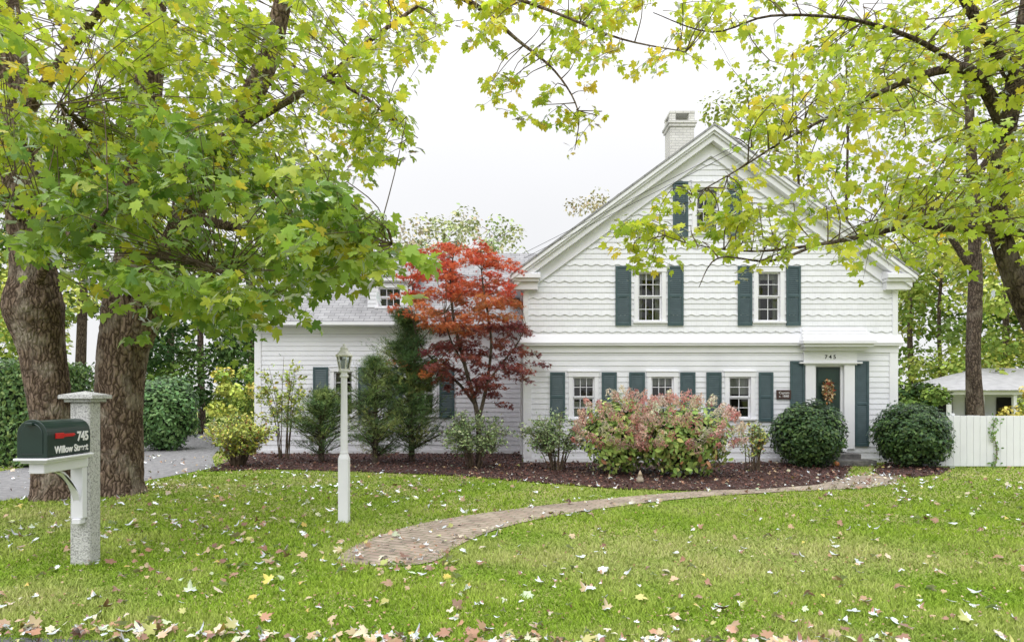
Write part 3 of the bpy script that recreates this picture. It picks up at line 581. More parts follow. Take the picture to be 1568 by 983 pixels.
p.box(xx0-.15,xx0+8,yn-.1,yn+1.3,ye-.12,ye+.03)
p.box(xx0+.2,xx0+8,yn,yn+.08,0,.75)
p.obj('walls',M_white,nb,0.008)
p=MB(); p.add([(xx0-.3,yn-.3,ye+.04),(xx0+8,yn-.3,ye+.04),(xx0+8,yn+3.5,ye+.95),(xx0+3.4,yn+3.5,ye+.95),(xx0-.3,yn+3.5,ye+.04)],[(0,1,2,3),(0,3,4)]); p.obj('roof',mat('pale_roof',(0.45,0.45,0.46),(0.36,0.36,0.37),4,0.8),nb)
p=MB(); 
for i in range(6): p.box(xx0+i*1.15+.3,xx0+i*1.15+.95,yn+1.25,yn+1.29,0.85,ye-.22)
p.obj('windows',M_dark,nb)
# ------------------------------------------------------------ trees
class Tree:
    def __init__(s,name,loc): s.e=empty(name,loc); s.w=MB(); s.t=MB(); s.pts=[]; s.C=[];s.N=[];s.D=[];s.S=[];s.K=[]
    def limb(s,pts,rad,seg=10,rough=0.03,sub=5,thin=False):
        q=(s.t if thin else s.w).tube(pts,rad,seg,sub,rough); s.pts.append(q); return q
    def spray(s,st,dr,L,n,size,pal,w,wid=0.22,connect=True,maxc=2.2):
        if connect:
            A=np.concatenate(s.pts); dd=np.linalg.norm(A-st,axis=1); j=int(np.argmin(dd+np.maximum(0,(A[:,2]-st[2]))*0.2))
            if 0.05<dd[j]<maxc:
                a=A[j]; mid=(a+st)/2+np.array([rng.normal(0,.05),rng.normal(0,.05),0.04*dd[j]]); s.t.tube([a,mid,st],[0.009,0.006,0.005],4,3)
        dr=dr/np.linalg.norm(dr); tt=np.linspace(0,1,5)[:,None]; cv=st+dr*L*tt+np.array([0,0,-0.28*L])*tt**2
        s.t.tube(cv,[0.005,0.004,0.0035,0.003,0.002],3,1)
        t=rng.uniform(0.05,1.05,n)[:,None]; base=st+dr*L*t+np.array([0,0,-0.28*L])*t**2
        off=rv(n)*np.array([1,1,0.55])*rng.uniform(0.2,1,(n,1))*wid*(1.1-0.5*t)
        C=base+off; N=rv(n)*0.75+np.array([0,0,0.75])+nrm(off)*0.3; D=nrm(off)*0.8+dr*0.5+np.array([0,0,-0.7])+rv(n)*0.3
        s.C.append(C);s.N.append(N);s.D.append(D);s.S.append(rng.uniform(0.65,1.2,n)*size)
        bc=pick(1,pal,w,0.0)[0]; k=pick(n,pal,w,0.2); s.K.append(k*0.5+bc*0.5*rng.uniform(.85,1.15,(n,1)))
    def fill(s,poly,n,d0,d1,L,nl,size,pal,w,wid=0.22,maxc=2.2,keep=None,dirf=None):
        xs=[p_[0] for p_ in poly]; ys=[p_[1] for p_ in poly]; c=0; it=0
        while c<n and it<n*40:
            it+=1; px=rng.uniform(min(xs),max(xs)); py=rng.uniform(min(ys),max(ys))
            if not inpoly(np.array([px]),np.array([py]),poly)[0]: continue
            d_=rng.uniform(d0,d1)
            q=P(px,py,d_)
            if keep is not None and vnoise(q[0]*1.0,q[2]*1.3+q[1]*0.4,keep[0],keep[2])<keep[1]+rng.normal(0,0.12): continue
            a=rng.uniform(0,6.28); dr=np.array([math.cos(a),math.sin(a)*0.8,rng.uniform(-0.5,0.15)])
            if dirf is not None: dr=dr*0.6+np.array(dirf)*0.8
            s.spray(q-dr*L*0.4,dr,L*rng.uniform(.6,1.2),int(nl*rng.uniform(.6,1.3)),size,pal,w,wid,True,maxc); c+=1
    def finish(s,m=M_leaf,T=T_MAPLE,bark=M_bark,twig=M_twig):
        if s.w.v: s.w.obj('trunk_and_limbs',bark,s.e,smooth=True)
        if s.t.v: s.t.obj('twigs',twig,s.e,smooth=True)
        if s.C: leaves('foliage',np.concatenate(s.C),np.concatenate(s.N),np.concatenate(s.D),np.concatenate(s.S),np.concatenate(s.K),T,m,s.e)
GRN=[(0.16,0.28,0.08),(0.25,0.38,0.085),(0.34,0.47,0.09),(0.47,0.55,0.10),(0.76,0.60,0.07)]
YG=[(0.24,0.36,0.06),(0.36,0.48,0.07),(0.50,0.58,0.09),(0.64,0.62,0.10),(0.76,0.50,0.08)]
# tree A (far left)
ta=Tree('maple_tree',(-7.1,10.8,0))
ta.limb([P(88,785,10.6),P(86,742,10.6),P(80,640,10.6),P(66,540,10.6),P(52,470,10.5),P(52,420,10.5),P(42,330,10.4),P(22,180,10.3),P(5,20,10.2),P(-20,-150,10.2)],[0.46,0.32,0.27,0.29,0.40,0.31,0.27,0.25,0.22,0.2],64,0.045,14)
ta.limb([P(48,460,10.5),P(75,400,10),P(130,355,9.3),P(180,290,8.6)],[0.10,0.06,0.045,0.03],8); ta.limb([P(45,340,10.4),P(-10,290,9.6),P(-80,240,9)],[0.15,0.1,0.05],8)
ta.limb([P(25,200,10.3),P(90,100,9.6),P(150,20,9),P(200,-60,8.6)],[0.10,0.07,0.05,0.03],8)
ta.limb([P(40,330,10.4),P(0,310,9),P(40,330,8),P(120,362,7.2),(P(165,320,6.8))],[0.05,0.04,0.035,0.028,0.015],8)
LW=[3.5,4,3.5,1.8,0.35]
ta.fill([(-150,-40),(190,-40),(190,270),(120,310),(-150,310)],100,7,11,0.9,21,0.135,YG,[2.3,3.3,2.8,1.3,0.4],0.28)
ta.finish()
tb=Tree('maple_tree',(-6.4,11.1,0))
tb.limb([P(180,778,11.1),P(180,738,11.1),P(182,650,11.1),P(186,560,11.1),P(198,480,11.1),P(205,400,11),P(212,300,10.9),P(222,180,10.8),P(235,60,10.7),P(240,-120,10.6)],[0.58,0.38,0.34,0.35,0.41,0.27,0.24,0.20,0.17,0.12],64,0.045,14)
tb.limb([P(205,520,11.0),P(250,420,10.8),P(300,310,10.5),P(360,200,10.2),P(410,90,9.9),P(435,0,9.7),P(470,-90,9.5)],[0.30,0.23,0.2,0.17,0.15,0.12,0.08],16,0.05)
tb.limb([P(360,200,10.2),P(430,160,9.6),P(500,120,9.0),P(570,60,8.6),P(640,10,8.4)],[0.09,0.06,0.045,0.03,0.02],8)
tb.limb([P(290,330,10.5),P(370,350,9.5),P(450,340,8.6),P(530,350,8.0),P(600,375,7.7)],[0.09,0.06,0.04,0.02,0.008],8)
tb.limb([P(205,400,11.0),P(230,390,9.6),P(290,400,8.3),P(350,420,7.5)],[0.1,0.07,0.05,0.02],8)
tb.limb([P(212,300,10.9),P(150,260,9.6),P(130,200,8.3),P(90,160,7.4)],[0.08,0.055,0.04,0.02],8)
tb.limb([P(435,0,9.7),P(520,-40,9.3),P(640,-30,9),P(730,10,9),P(790,60,9),P(850,110,9),P(885,170,9),P(880,230,9)],[0.1,0.07,0.05,0.035,0.022,0.014,0.009,0.005],8)
tb.limb([P(640,-30,9),P(760,-10,8.7),P(850,20,8.5),P(950,60,8.5),P(1050,80,8.5)],[0.04,0.028,0.018,0.012,0.006],7)
tb.limb([P(500,120,9.0),P(560,150,8.8),P(610,190,8.8),P(640,212,8.8)],[0.03,0.018,0.01,0.005],6)
tb.fill([(90,200),(230,170),(400,200),(490,260),(560,330),(625,385),(570,410),(480,450),(410,490),(330,500),(240,470),(190,415),(110,430),(70,330)],172,6.6,9.6,0.75,24,0.15,GRN,LW,0.26,keep=(2.0,-0.6,31))
tb.fill([(480,330),(560,330),(615,385),(600,400),(540,405),(480,430)],13,7.2,8.3,0.5,20,0.14,GRN,LW,0.19)
tb.fill([(170,-40),(640,-40),(645,80),(630,140),(590,230),(530,280),(300,260),(170,250)],210,7.5,11.5,0.8,20,0.125,YG,[2.4,4,3.4,1.4,0.4],0.26,keep=(2.2,-0.35,11))
tb.fill([(200,380),(440,380),(445,435),(400,495),(250,510)],36,9.5,12,0.8,22,0.13,GRN,LW,0.25)
tb.fill([(0,180),(120,160),(180,330),(90,420),(-40,330)],14,6.6,8.5,0.6,20,0.14,GRN,LW,0.2)
tb.fill([(560,150),(640,195),(635,225),(600,240),(550,200)],9,8.5,9,0.5,14,0.11,YG,[1,3,3,2,.4],0.15)
tb.fill([(640,-30),(1160,-30),(1100,50),(1060,110),(960,110),(900,70),(800,60),(700,60),(650,40)],70,8,9.6,0.5,16,0.105,YG,[1,3,3,2,.8],0.17,0.8,keep=(3,-0.15,4))
tb.fill([(780,70),(890,80),(910,200),(905,240),(860,235),(840,190),(790,190),(740,120)],20,8.6,9.3,0.45,14,0.10,YG,[1,3,3,2,.9],0.14,0.7)
tb.finish()
# right tree
tr=Tree('maple_tree',(7.9,9.3,0))
tr.limb([P(1665,810,9.3),P(1660,780,9.3),P(1640,650,9.3),P(1600,520,9.3),P(1552,420,9.3),P(1526,330,9.3),P(1534,230,9.3),P(1556,120,9.2),P(1576,0,9.1),P(1596,-120,9)],[0.42,0.30,0.23,0.19,0.14,0.12,0.12,0.12,0.1,0.08],20,0.06,7)
tr.limb([P(1585,370,9.3),P(1560,352,9.1),P(1480,352,8.8),P(1400,345,8.6),P(1330,360,8.4),P(1250,375,8.3),P(1150,385,8.2),P(1050,372,8.1),P(985,345,8.0)],[0.10,0.075,0.055,0.042,0.034,0.02,0.012,0.007,0.004],9,0.05)
tr.limb([P(1540,200,9.2),P(1510,140,9.0),P(1475,105,8.8),P(1400,120,8.6),P(1300,165,8.4),P(1210,210,8.2),P(1130,260,8.0),P(1060,300,7.9)],[0.10,0.085,0.07,0.04,0.022,0.014,0.009,0.005],9,0.05)
tr.limb([P(1475,105,8.8),P(1400,60,8.6),P(1300,30,8.5),P(1180,25,8.4),P(1090,50,8.4),P(1000,20,8.4)],[0.045,0.03,0.02,0.014,0.009,0.005],8,0.05)
tr.limb([P(1550,120,9.2),P(1500,40,8.7),P(1450,-50,8.4)],[0.09,0.07,0.05],8); tr.limb([P(1250,375,8.3),P(1180,400,7.9),P(1100,395,7.6),P(1070,440,7.5)],[0.02,0.014,0.009,0.004],6)
RW=[1.2,4,4.5,1.8,0.2]
tr.fill([(1150,150),(1250,70),(1400,20),(1720,-40),(1720,420),(1568,400),(1440,400),(1350,370),(1260,380),(1200,330),(1130,300),(1100,240)],205,7.3,10.2,0.75,18,0.12,YG,RW,0.25,1.5,keep=(2.0,-0.3,21))
tr.fill([(1060,-40),(1700,-40),(1700,120),(1400,120),(1200,80),(1060,60)],80,7.8,10.5,0.7,18,0.115,YG,RW,0.24,1.5,keep=(2.0,-0.3,22))
tr.fill([(945,340),(1000,290),(1060,250),(1130,290),(1240,330),(1250,380),(1180,410),(1100,400),(1060,430),(1010,400),(960,420)],40,7.6,8.6,0.45,18,0.105,YG,RW,0.17,1.0,keep=(2.6,-0.3,9))
tr.finish(bark=M_bark2)
# thinner tree behind right
t3=Tree('oak_tree',(13.8,20.5,0))
t3.limb([P(1494,700,20.5),P(1494,640,20.5),P(1490,540,20.5),P(1493,440,20.5),P(1490,300,20.5),P(1484,160,20.3),P(1480,40,20)],[0.36,0.23,0.2,0.19,0.16,0.12,0.07],16,0.05)
t3.limb([P(1492,420,20.5),P(1440,340,20),P(1390,280,19.5)],[0.12,0.08,0.03],8); t3.limb([P(1489,280,20.5),P(1540,200,20.5),P(1580,120,20)],[0.12,0.08,0.03],8)
t3.fill([(1380,60),(1650,40),(1650,330),(1500,380),(1390,320)],70,19,22,1.4,32,0.17,YG,[1,2,4,3,0.5],0.5,3)
t3.finish(M_bg,T_QUAD,M_bark2)
# ------------------------------------------------------------ distant trees (one mass)
bgC=[];bgN=[];bgD=[];bgS=[];bgK=[]; bgw=MB()
def blob(px,py,d,rpx,n,size,col,flat=0.8):
    c=P(px,py,d); r=rpx*d/F; o=rv(n)*rng.uniform(0.35,1,(n,1))**0.5*r*np.array([1,1,flat]); 
    bgC.append(c+o); bgN.append(nrm(o)*0.6+rv(n)*0.6+np.array([0,0,.5])); bgD.append(rv(n)+np.array([0,0,-.4])); bgS.append(rng.uniform(.6,1.3,n)*size); bgK.append(np.array(col)*rng.uniform(.75,1.25,(n,1))*rng.uniform(.92,1.08,(n,3)))
def mass(poly,n,d0,d1,r0,r1,nl,size,pal,w):
    xs=[p_[0] for p_ in poly]; ys=[p_[1] for p_ in poly]; c=0
    while c<n:
        px=rng.uniform(min(xs),max(xs)); py=rng.uniform(min(ys),max(ys))
        if not inpoly(np.array([px]),np.array([py]),poly)[0]: continue
        r=rng.uniform(r0,r1); blob(px,py,rng.uniform(d0,d1),r,int(nl*(r/r1)**2)+20,size,pick(1,pal,w,.15)[0]); c+=1
DG=[(0.045,0.085,0.03),(0.075,0.135,0.04),(0.12,0.19,0.045)]
MG=[(0.20,0.29,0.07),(0.32,0.41,0.09),(0.46,0.51,0.12),(0.60,0.55,0.14)]
mass([(-400,250),(430,250),(430,620),(-400,640)],120,34,42,30,60,200,0.34,DG+[MG[0]],[1,2,2,2])
mass([(-400,150),(540,150),(500,330),(380,520),(-400,540)],85,26,36,22,48,190,0.26,MG,[2,3,3,1])
mass([(205,480),(385,480),(385,650),(205,660)],40,22,27,20,36,280,0.16,DG,[3,2,1])
mass([(-300,440),(130,440),(110,560),(-300,560)],45,20,26,18,35,220,0.17,MG,[1,3,4,1])
mass([(330,560),(395,560),(395,640),(330,640)],14,19.5,21,12,20,200,0.12,MG,[2,3,3,1])
mass([(610,345),(700,325),(800,345),(800,400),(600,400)],40,27,31,14,26,55,0.17,[(0.48,0.49,0.28),(0.53,0.47,0.32),(0.40,0.46,0.22)],[2,1,2])
mass([(870,305),(960,285),(960,330),(880,335)],12,30,33,10,20,40,0.15,[(0.5,0.44,0.3),(0.48,0.47,0.3)],[1,1])
mass([(1380,300),(2000,300),(2000,640),(1370,640)],165,36,44,30,55,220,0.34,MG+[DG[2]],[3,3,2,1,2])
mass([(1090,170),(1180,90),(1400,40),(1900,0),(1900,420),(1380,440),(1180,240)],125,27,36,20,42,130,0.22,MG,[1,3,4,2])
mass([(1375,380),(1800,380),(1800,590),(1375,590)],85,26.5,32,16,36,220,0.21,MG,[2.5,4,3.5,1])
mass([(1375,590),(1440,590),(1440,650),(1375,650)],14,19,22,14,22,240,0.14,DG+[MG[0]],[1,1,2,2])
mass([(1540,590),(1700,590),(1700,640),(1540,640)],10,20,22,10,17,160,0.13,MG,[2,2,1,1])
for (px,py0,py1,d_,r_) in [(260,640,300,30,.2),(310,650,350,28,.16),(120,640,200,30,.25),(380,640,250,34,.2),(1400,640,280,33,.16),(1445,640,300,33,.12),(1545,640,150,33,.18),(1290,500,130,32,.10),(1150,500,120,32,.08),(690,500,350,29,.06),(640,500,365,29,.05),(760,500,355,29,.05),(920,500,300,31,.05),(1225,500,150,34,.10)]:
    a=P(px,py0,d_); a[2]=0; bgw.tube([a,P(px+rng.normal(0,6),(py0+py1)/2,d_),P(px+rng.normal(0,12),py1,d_)],[r_,r_*.7,r_*.25],8,4)
    for k_ in range(9):
        t=rng.uniform(.55,.97); yy=py0+(py1-py0)*t; sg=rng.choice([-1,1]); sc=.55 if r_<.07 else 1; bgw.tube([P(px,yy,d_),P(px+sg*18*sc,yy-15*sc,d_+rng.normal(0,.6)),P(px+sg*rng.uniform(30,60)*sc,yy-rng.uniform(20,45)*sc,d_+rng.normal(0,1))],[r_*.3,r_*.2,.012],5,3)
bt=empty('background_trees',(0,32,0)); leaves('foliage',np.concatenate(bgC),np.concatenate(bgN),np.concatenate(bgD),np.concatenate(bgS),np.concatenate(bgK),T_QUAD,M_bg,bt); bgw.obj('trunks',M_bark2,bt,smooth=True)
# ------------------------------------------------------------ shrubs
def shrub(name,c,rad,n,size,pal,w,T=T_OVAL,m=M_shrub,core=0.82,shell=0.78,lump=0.1,stems=0,up=0.4,flatbase=True):
    e=empty(name,(c[0],c[1],0)); c=np.array(c,float); rad=np.array(rad,float)
    dv=rv(n); lm=1+lump*(vnoise(dv[:,0]*3,dv[:,2]*3+dv[:,1]*2,2.0,int(abs(c[0])*100)))*2
    r=rng.uniform(shell,1.0,n)**1.0*lm+rng.normal(0,0.03,n); C=c+dv*rad*r[:,None]; k=C[:,2]>0.06; C=C[k];dv=dv[k]; n=len(C)
    N=dv+rv(n)*0.6+np.array([0,0,up]); D=rv(n)+dv*0.5+np.array([0,0,0.2])
    leaves('foliage',C,N,D,rng.uniform(.7,1.25,n)*size,pick(n,pal,w,.25),T,m,e)
    mb=MB()
    for i in range(9):
        a=rng.uniform(0,6.28); q=rng.uniform(.2,.7); mb.tube([(c[0]+.08*math.cos(a),c[1]+.08*math.sin(a),0),(c[0]+q*.5*rad[0]*math.cos(a),c[1]+q*.5*rad[1]*math.sin(a),c[2]*.6),(c[0]+q*rad[0]*math.cos(a),c[1]+q*rad[1]*math.sin(a),c[2]+rad[2]*.4)],[.018,.012,.006],5,3)
    mb.obj('stems',M_twig,e)
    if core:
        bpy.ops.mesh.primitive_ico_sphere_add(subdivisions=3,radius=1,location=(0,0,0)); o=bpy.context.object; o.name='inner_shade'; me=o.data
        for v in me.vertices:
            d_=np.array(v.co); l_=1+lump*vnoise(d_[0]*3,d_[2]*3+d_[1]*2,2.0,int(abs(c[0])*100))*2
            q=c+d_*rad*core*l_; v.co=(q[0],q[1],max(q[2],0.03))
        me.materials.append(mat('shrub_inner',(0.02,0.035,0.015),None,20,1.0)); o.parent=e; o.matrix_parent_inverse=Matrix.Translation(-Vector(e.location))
    return e
DB=[(0.030,0.068,0.022),(0.055,0.105,0.03),(0.10,0.165,0.045)]
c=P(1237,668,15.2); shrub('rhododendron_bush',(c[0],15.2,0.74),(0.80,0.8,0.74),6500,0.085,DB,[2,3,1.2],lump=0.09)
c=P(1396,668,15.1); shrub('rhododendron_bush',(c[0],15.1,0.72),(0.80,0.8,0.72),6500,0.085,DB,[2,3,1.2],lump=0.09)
# hedge
he=empty('hedge',(-12,15,0)); n=20000; hx1,hx0=-10.45,-17; 
face=rng.choice(3,n,p=[.5,.2,.3]); C=np.zeros((n,3)); Nn=np.zeros((n,3))
C[:,0]=rng.uniform(hx0,hx1,n); C[:,1]=rng.uniform(15.0,17,n); C[:,2]=rng.uniform(0.05,2.3,n)
k=face==0; C[k,1]=15.0+rng.normal(0,.06,k.sum()); Nn[k]=(0,-1,0); k=face==1; C[k,2]=2.3+rng.normal(0,.05,k.sum()); Nn[k]=(0,0,1); k=face==2; C[k,0]=hx1+rng.normal(0,.06,k.sum()); Nn[k]=(1,0,0)
C+=Nn*(0.12*vnoise(C[:,0]+C[:,1],C[:,2],2.5,3))[:,None]; leaves('foliage',C,Nn+rv(n)*.7,rv(n),rng.uniform(.07,.12,n),pick(n,[(0.07,0.14,0.04),(0.11,0.19,0.05),(0.18,0.26,0.07)],[2,3,1.5]),T_OVAL,M_shrub,he)
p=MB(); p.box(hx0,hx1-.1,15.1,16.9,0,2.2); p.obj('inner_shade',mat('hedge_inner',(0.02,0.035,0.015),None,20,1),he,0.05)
c=P(252,640,20); shrub('ivy_mound_shrub',(c[0],20,1.05),(0.95,0.9,1.1),6000,0.12,[(0.11,0.22,0.07),(0.16,0.28,0.09),(0.07,0.14,0.04)],[2,2,1],lump=.14)
YS=[(0.46,0.52,0.10),(0.60,0.56,0.11),(0.32,0.42,0.08),(0.45,0.22,0.09)]
def stemmy(name,c,rad,nst,nl,size,pal,w,T=T_OVAL,m=M_shrub,hbase=0.0,spread=.15,leaf0=.35):
    e=empty(name,(c[0],c[1],0)); mb=MB(); C=[];D=[]
    for i in range(nst):
        a=rng.uniform(0,6.28); q=math.sqrt(rng.uniform(0,1)); h=c[2]*2*(1-0.35*q*q)*rng.uniform(.8,1.02)
        b=np.array([c[0]+spread*math.cos(a)*rng.uniform(.3,1),c[1]+spread*math.sin(a),0.0]); t_=np.array([c[0]+rad*q*math.cos(a),c[1]+rad*q*math.sin(a)*.8,h])
        mid=b*.5+t_*.5+np.array([0,0,h*.12])-np.array([(t_-b)[0]*.15,(t_-b)[1]*.15,0]); mb.tube([b,mid,t_],[.014,.009,.003],5,4)
        for j in range(5):
            tt=rng.uniform(.35,.95); p0=(b*(1-tt)**2+2*mid*tt*(1-tt)+t_*tt*tt); p1=p0+rv(1)[0]*np.array([1,1,.5])*rad*.35+np.array([0,0,.08]); mb.tube([p0,p1],[.005,.002],3,1)
            n=nl//6; u_=rng.uniform(0.1,1.1,(n,1)); C.append(p0*(1-u_)+p1*u_+rng.normal(0,.035,(n,3))); D.append(np.tile(p1-p0,(n,1)))
        n=nl//6; tt=rng.uniform(leaf0,1.03,(n,1)); C.append(b*(1-tt)**2+2*mid*tt*(1-tt)+t_*tt*tt+rng.normal(0,.05,(n,3))); D.append(np.tile(t_-b,(n,1)))
    C=np.concatenate(C); D=np.concatenate(D); n=len(C); leaves('foliage',C,rv(n)*.8+np.array([0,0,.8]),nrm(D)+rv(n)*.9,rng.uniform(.7,1.25,n)*size,pick(n,pal,w,.2),T,m,e); mb.obj('stems',M_twig,e)
c=P(350,678,14.8); stemmy('spirea_shrub',(c[0],15.3,0.60),.78,40,90,.085,YS,[3,2,2,.8])
c=P(435,600,16.8); stemmy('young_dogwood_tree',(c[0],16.9,1.42),.75,11,110,.10,YS,[3,1.5,3,.3],leaf0=.4)
PG=[(0.22,0.32,0.12),(0.33,0.42,0.18),(0.42,0.48,0.26),(0.14,0.21,0.08)]
c=P(727,670,14.9); stemmy('euonymus_shrub',(c[0],14.9,.66),.80,26,150,.065,PG,[3,3,2,2])
c=P(852,670,14.6); stemmy('euonymus_shrub',(c[0],14.5,.66),.78,24,150,.065,PG,[3,3,2,2])
c=P(1155,680,14.2); stemmy('azalea_shrub',(c[0],14.3,.52),.38,16,70,.065,YS+PG,[1,1,1,1,2,1,1,1])
# hydrangea
for (hxp,hd,rr,hh) in ((1045,13.5,1.03,.76),(950,13.9,.82,.80)):
    hc=P(hxp,668,hd); ce=(hc[0],hd,hh)
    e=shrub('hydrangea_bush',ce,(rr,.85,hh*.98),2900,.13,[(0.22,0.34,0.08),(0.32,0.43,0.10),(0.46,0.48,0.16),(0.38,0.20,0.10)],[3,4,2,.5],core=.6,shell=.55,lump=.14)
    nb_=int(125*rr); C=[];N=[];K=[]
    for i in range(nb_):
        v=rv(1)[0]; v[1]=-abs(v[1])*.9 if rng.uniform()<.75 else v[1]; v[2]=abs(v[2])*1.05-.22; v/=np.linalg.norm(v)
        bc=np.array(ce)+v*np.array([rr,.85,hh*.98])*rng.uniform(.95,1.10); ax=v*.8+np.array([0,0,.5]); ax/=np.linalg.norm(ax); k_=75
        t=rng.uniform(0,1,(k_,1)); o=rv(k_); o-=ax*np.sum(o*ax,axis=1,keepdims=True); o=nrm(o); q=bc+ax*t*.18+o*(.085*(1-t*.6))
        cc_=pick(1,[(0.62,0.32,0.29),(0.70,0.48,0.40),(0.68,0.62,0.48),(0.50,0.20,0.19)],[3,3.2,2,1.4],.1)[0]
        C.append(q);N.append(o+ax*.3+rv(k_)*.4);K.append(cc_*rng.uniform(.75,1.2,(k_,1)))
    C=np.concatenate(C); leaves('blooms',C,np.concatenate(N),rv(len(C)),rng.uniform(.028,.046,len(C)),np.concatenate(K),T_OVAL,M_fall,e)
# evergreen cedars
def conifer(name,c,h,r,n,size,pal,w,lean=0,irr=.3,z0=.25):
    e=empty(name,(c[0],c[1],0)); mb=MB(); mb.tube([(c[0],c[1],0),(c[0]+lean*.5,c[1],h*.5),(c[0]+lean,c[1],h*.93)],[.08,.05,.01],8,4)
    nb=int(n/70); C=[];D=[];K=[]; ph=rng.uniform(0,6,3)
    for i in range(nb):
        t=rng.uniform(0,1)**1.1; zz=z0+(h-z0)*t*.93; a=rng.uniform(0,6.28); R=r*(1-t)**.6*(0.35+.85*rng.uniform()**1)*(1+irr*math.sin(a*2+zz*3+ph[0])+irr*.6*math.sin(a*3-zz*5+ph[1])); R=max(R,.16)
        p0=np.array([c[0]+lean*zz/h,c[1],zz]); dv=np.array([math.cos(a),math.sin(a),.35+rng.uniform(0,.35)]); p1=p0+dv*R; mb.tube([p0,p1],[.015,.004],4,1)
        k_=70; u_=rng.uniform(.25,1.05,(k_,1)); C.append(p0*(1-u_)+p1*u_+rng.normal(0,1,(k_,3))*np.array([.09,.09,.05])); D.append(np.tile(dv,(k_,1))); K.append(pick(1,pal,w,.15)*rng.uniform(.7,1.25,(k_,1)))
    C=np.concatenate(C);D=np.concatenate(D); m_=len(C); leaves('foliage',C,rv(m_)+np.array([0,0,.4]),D+rv(m_)*.5+np.array([0,0,.25]),rng.uniform(.7,1.3,m_)*size,np.concatenate(K),T_NEED,M_needle,e); mb.obj('trunk',M_bark2,e)
CG=[(0.08,0.135,0.06),(0.125,0.20,0.08),(0.18,0.26,0.10),(0.27,0.32,0.11)]
c=P(628,600,16.2); conifer('cedar_tree',(c[0]+.05,16.2,0),3.75,1.0,16000,.13,CG,[2,3,2,.6],lean=-.15,irr=.4)
c=P(505,600,16.2); conifer('juniper_shrub',(c[0]-.2,16.2,0),1.75,1.25,8000,.12,CG,[1,3,3,1.5],irr=.45,z0=.15)
c=P(575,600,15.9); conifer('juniper_shrub',(c[0],15.9,0),2.6,.95,9000,.12,CG,[1,3,3,1.5],irr=.5,z0=.15)
# Japanese maple
jm=Tree('japanese_maple_tree',(-.8,15.6,0)); dj=15.6
b0=P(733,712,dj); b0[2]=0
jm.limb([b0,P(733,660,dj),P(728,620,dj),P(712,560,dj),P(695,490,dj),P(690,420,dj),P(700,370,dj)],[.08,.06,.055,.045,.035,.02,.008],8)
jm.limb([P(731,650,dj),P(745,590,dj),P(752,520,dj),P(740,440,dj-.2),P(735,385,dj)],[.05,.04,.03,.02,.008],8)
jm.limb([P(728,620,dj),P(705,590,dj+.3),P(672,560,dj+.3),P(640,520,dj+.2),P(625,440,dj)],[.045,.035,.028,.018,.006],7)
jm.limb([P(745,590,dj),P(765,560,dj-.3),P(790,530,dj-.3),P(805,500,dj)],[.03,.024,.015,.006],7)
jm.limb([P(712,560,dj),P(690,520,dj-.5),P(680,480,dj-.8)],[.03,.02,.008],6)
def jfill(poly,n,pal,w,nl=48):
    xs=[p_[0] for p_ in poly]; ys=[p_[1] for p_ in poly]; c_=0
    while c_<n:
        px=rng.uniform(min(xs),max(xs)); py=rng.uniform(min(ys),max(ys))
        if not inpoly(np.array([px]),np.array([py]),poly)[0]: continue
        q=P(px,py,dj+rng.uniform(-1.1,1.1)); a=rng.uniform(0,6.28); jm.spray(q,np.array([math.cos(a),math.sin(a),.12]),.45,nl,.078,pal,w,.20,True,1.2); c_+=1
RD=[(0.58,0.13,0.10),(0.62,0.20,0.11),(0.46,0.09,0.07)]; OR=[(0.60,0.26,0.12),(0.54,0.18,0.10),(0.48,0.28,0.13)]; PU=[(0.20,0.07,0.09),(0.29,0.11,0.10),(0.15,0.075,0.08),(0.36,0.15,0.10)]
jfill([(640,390),(680,365),(740,370),(780,405),(790,450),(640,455),(605,420)],92,RD+OR[:2],[3,3,2,1.3,1.3])
jfill([(612,450),(790,445),(800,490),(740,510),(640,505),(598,480)],72,OR+RD[:1]+PU[3:],[2.5,2,2,1.2,1])
jfill([(640,495),(795,490),(822,560),(800,600),(700,605),(655,560)],88,PU,[3,3,2,1.2])
jfill([(605,545),(665,550),(670,575),(620,575)],8,OR,[3,1,1])
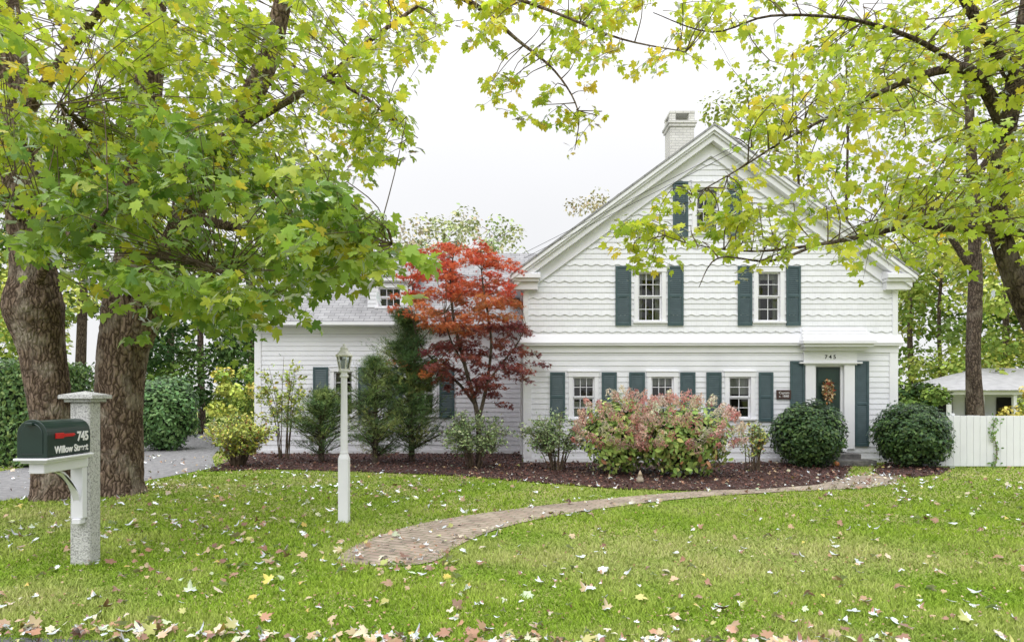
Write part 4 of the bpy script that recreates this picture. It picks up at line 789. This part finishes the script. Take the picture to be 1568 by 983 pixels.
jfill([(735,570),(775,570),(770,630),(738,630)],5,PU,[3,3,2,1])
jm.finish(M_jm,T_STAR,M_bark2)
# garden odds
def pumpkin(c,r):
    e=empty('pumpkin',c); vs=[];fs=[]; A,B=24,10
    for j in range(B+1):
        ph=-math.pi/2+math.pi*j/B
        for i in range(A):
            a=2*math.pi*i/A; rr=r*math.cos(ph)*(1-.08*(i%3==0)); vs.append((c[0]+rr*math.cos(a),c[1]+rr*math.sin(a),c[2]+r*.8+r*.78*math.sin(ph)))
    for j in range(B):
        for i in range(A): fs.append((j*A+i,j*A+(i+1)%A,(j+1)*A+(i+1)%A,(j+1)*A+i))
    p=MB(); p.add(vs,fs); p.obj('fruit',mat('pumpkin_skin',(0.5,0.2,0.06),(0.42,0.15,0.05),6,.5),e,smooth=True)
    p=MB(); p.tube([(c[0],c[1],c[2]+r*1.45),(c[0]+.01,c[1],c[2]+r*1.75),(c[0]+.04,c[1],c[2]+r*1.9)],[.012,.009,.008],6,2); p.obj('stalk',M_twig,e)
c=P(1276,700,15.2); pumpkin((c[0],15.1,0.02),.08)
gn=empty('garden_gnome',(P(971,720,13)[0],12.4,0)); p=MB(); gx,gy=gn.location[0],12.4; k_=.7
p.lathe([(.085*k_,0),(.10*k_,.04*k_),(.085*k_,.11*k_),(.06*k_,.14*k_),(.065*k_,.16*k_),(.05*k_,.2*k_)],(gx,gy,.02),14); p.obj('body',mat('gnome_stone',(0.5,0.43,0.33),(0.35,0.3,0.23),15,.8),gn,smooth=True); p=MB(); p.lathe([(.068*k_,.175*k_),(.04*k_,.24*k_),(.008*k_,.31*k_)],(gx,gy,.02),14); p.obj('hat',mat('gnome_hat',(0.5,0.4,0.28),None,15,.8),gn,smooth=True)
# wires
wr=MB()
for o_ in (0,.12):
    a=P(802,388,15.9); b=P(1640,-50,9.0); a[2]-=o_; b[2]-=o_*.6; m_=(a+b)/2-np.array([0,0,.06]); wr.tube([a,m_,b],[.005,.005,.005],5,8)
wr.obj('service_wire',M_dark)
print('done',len(bpy.data.objects))
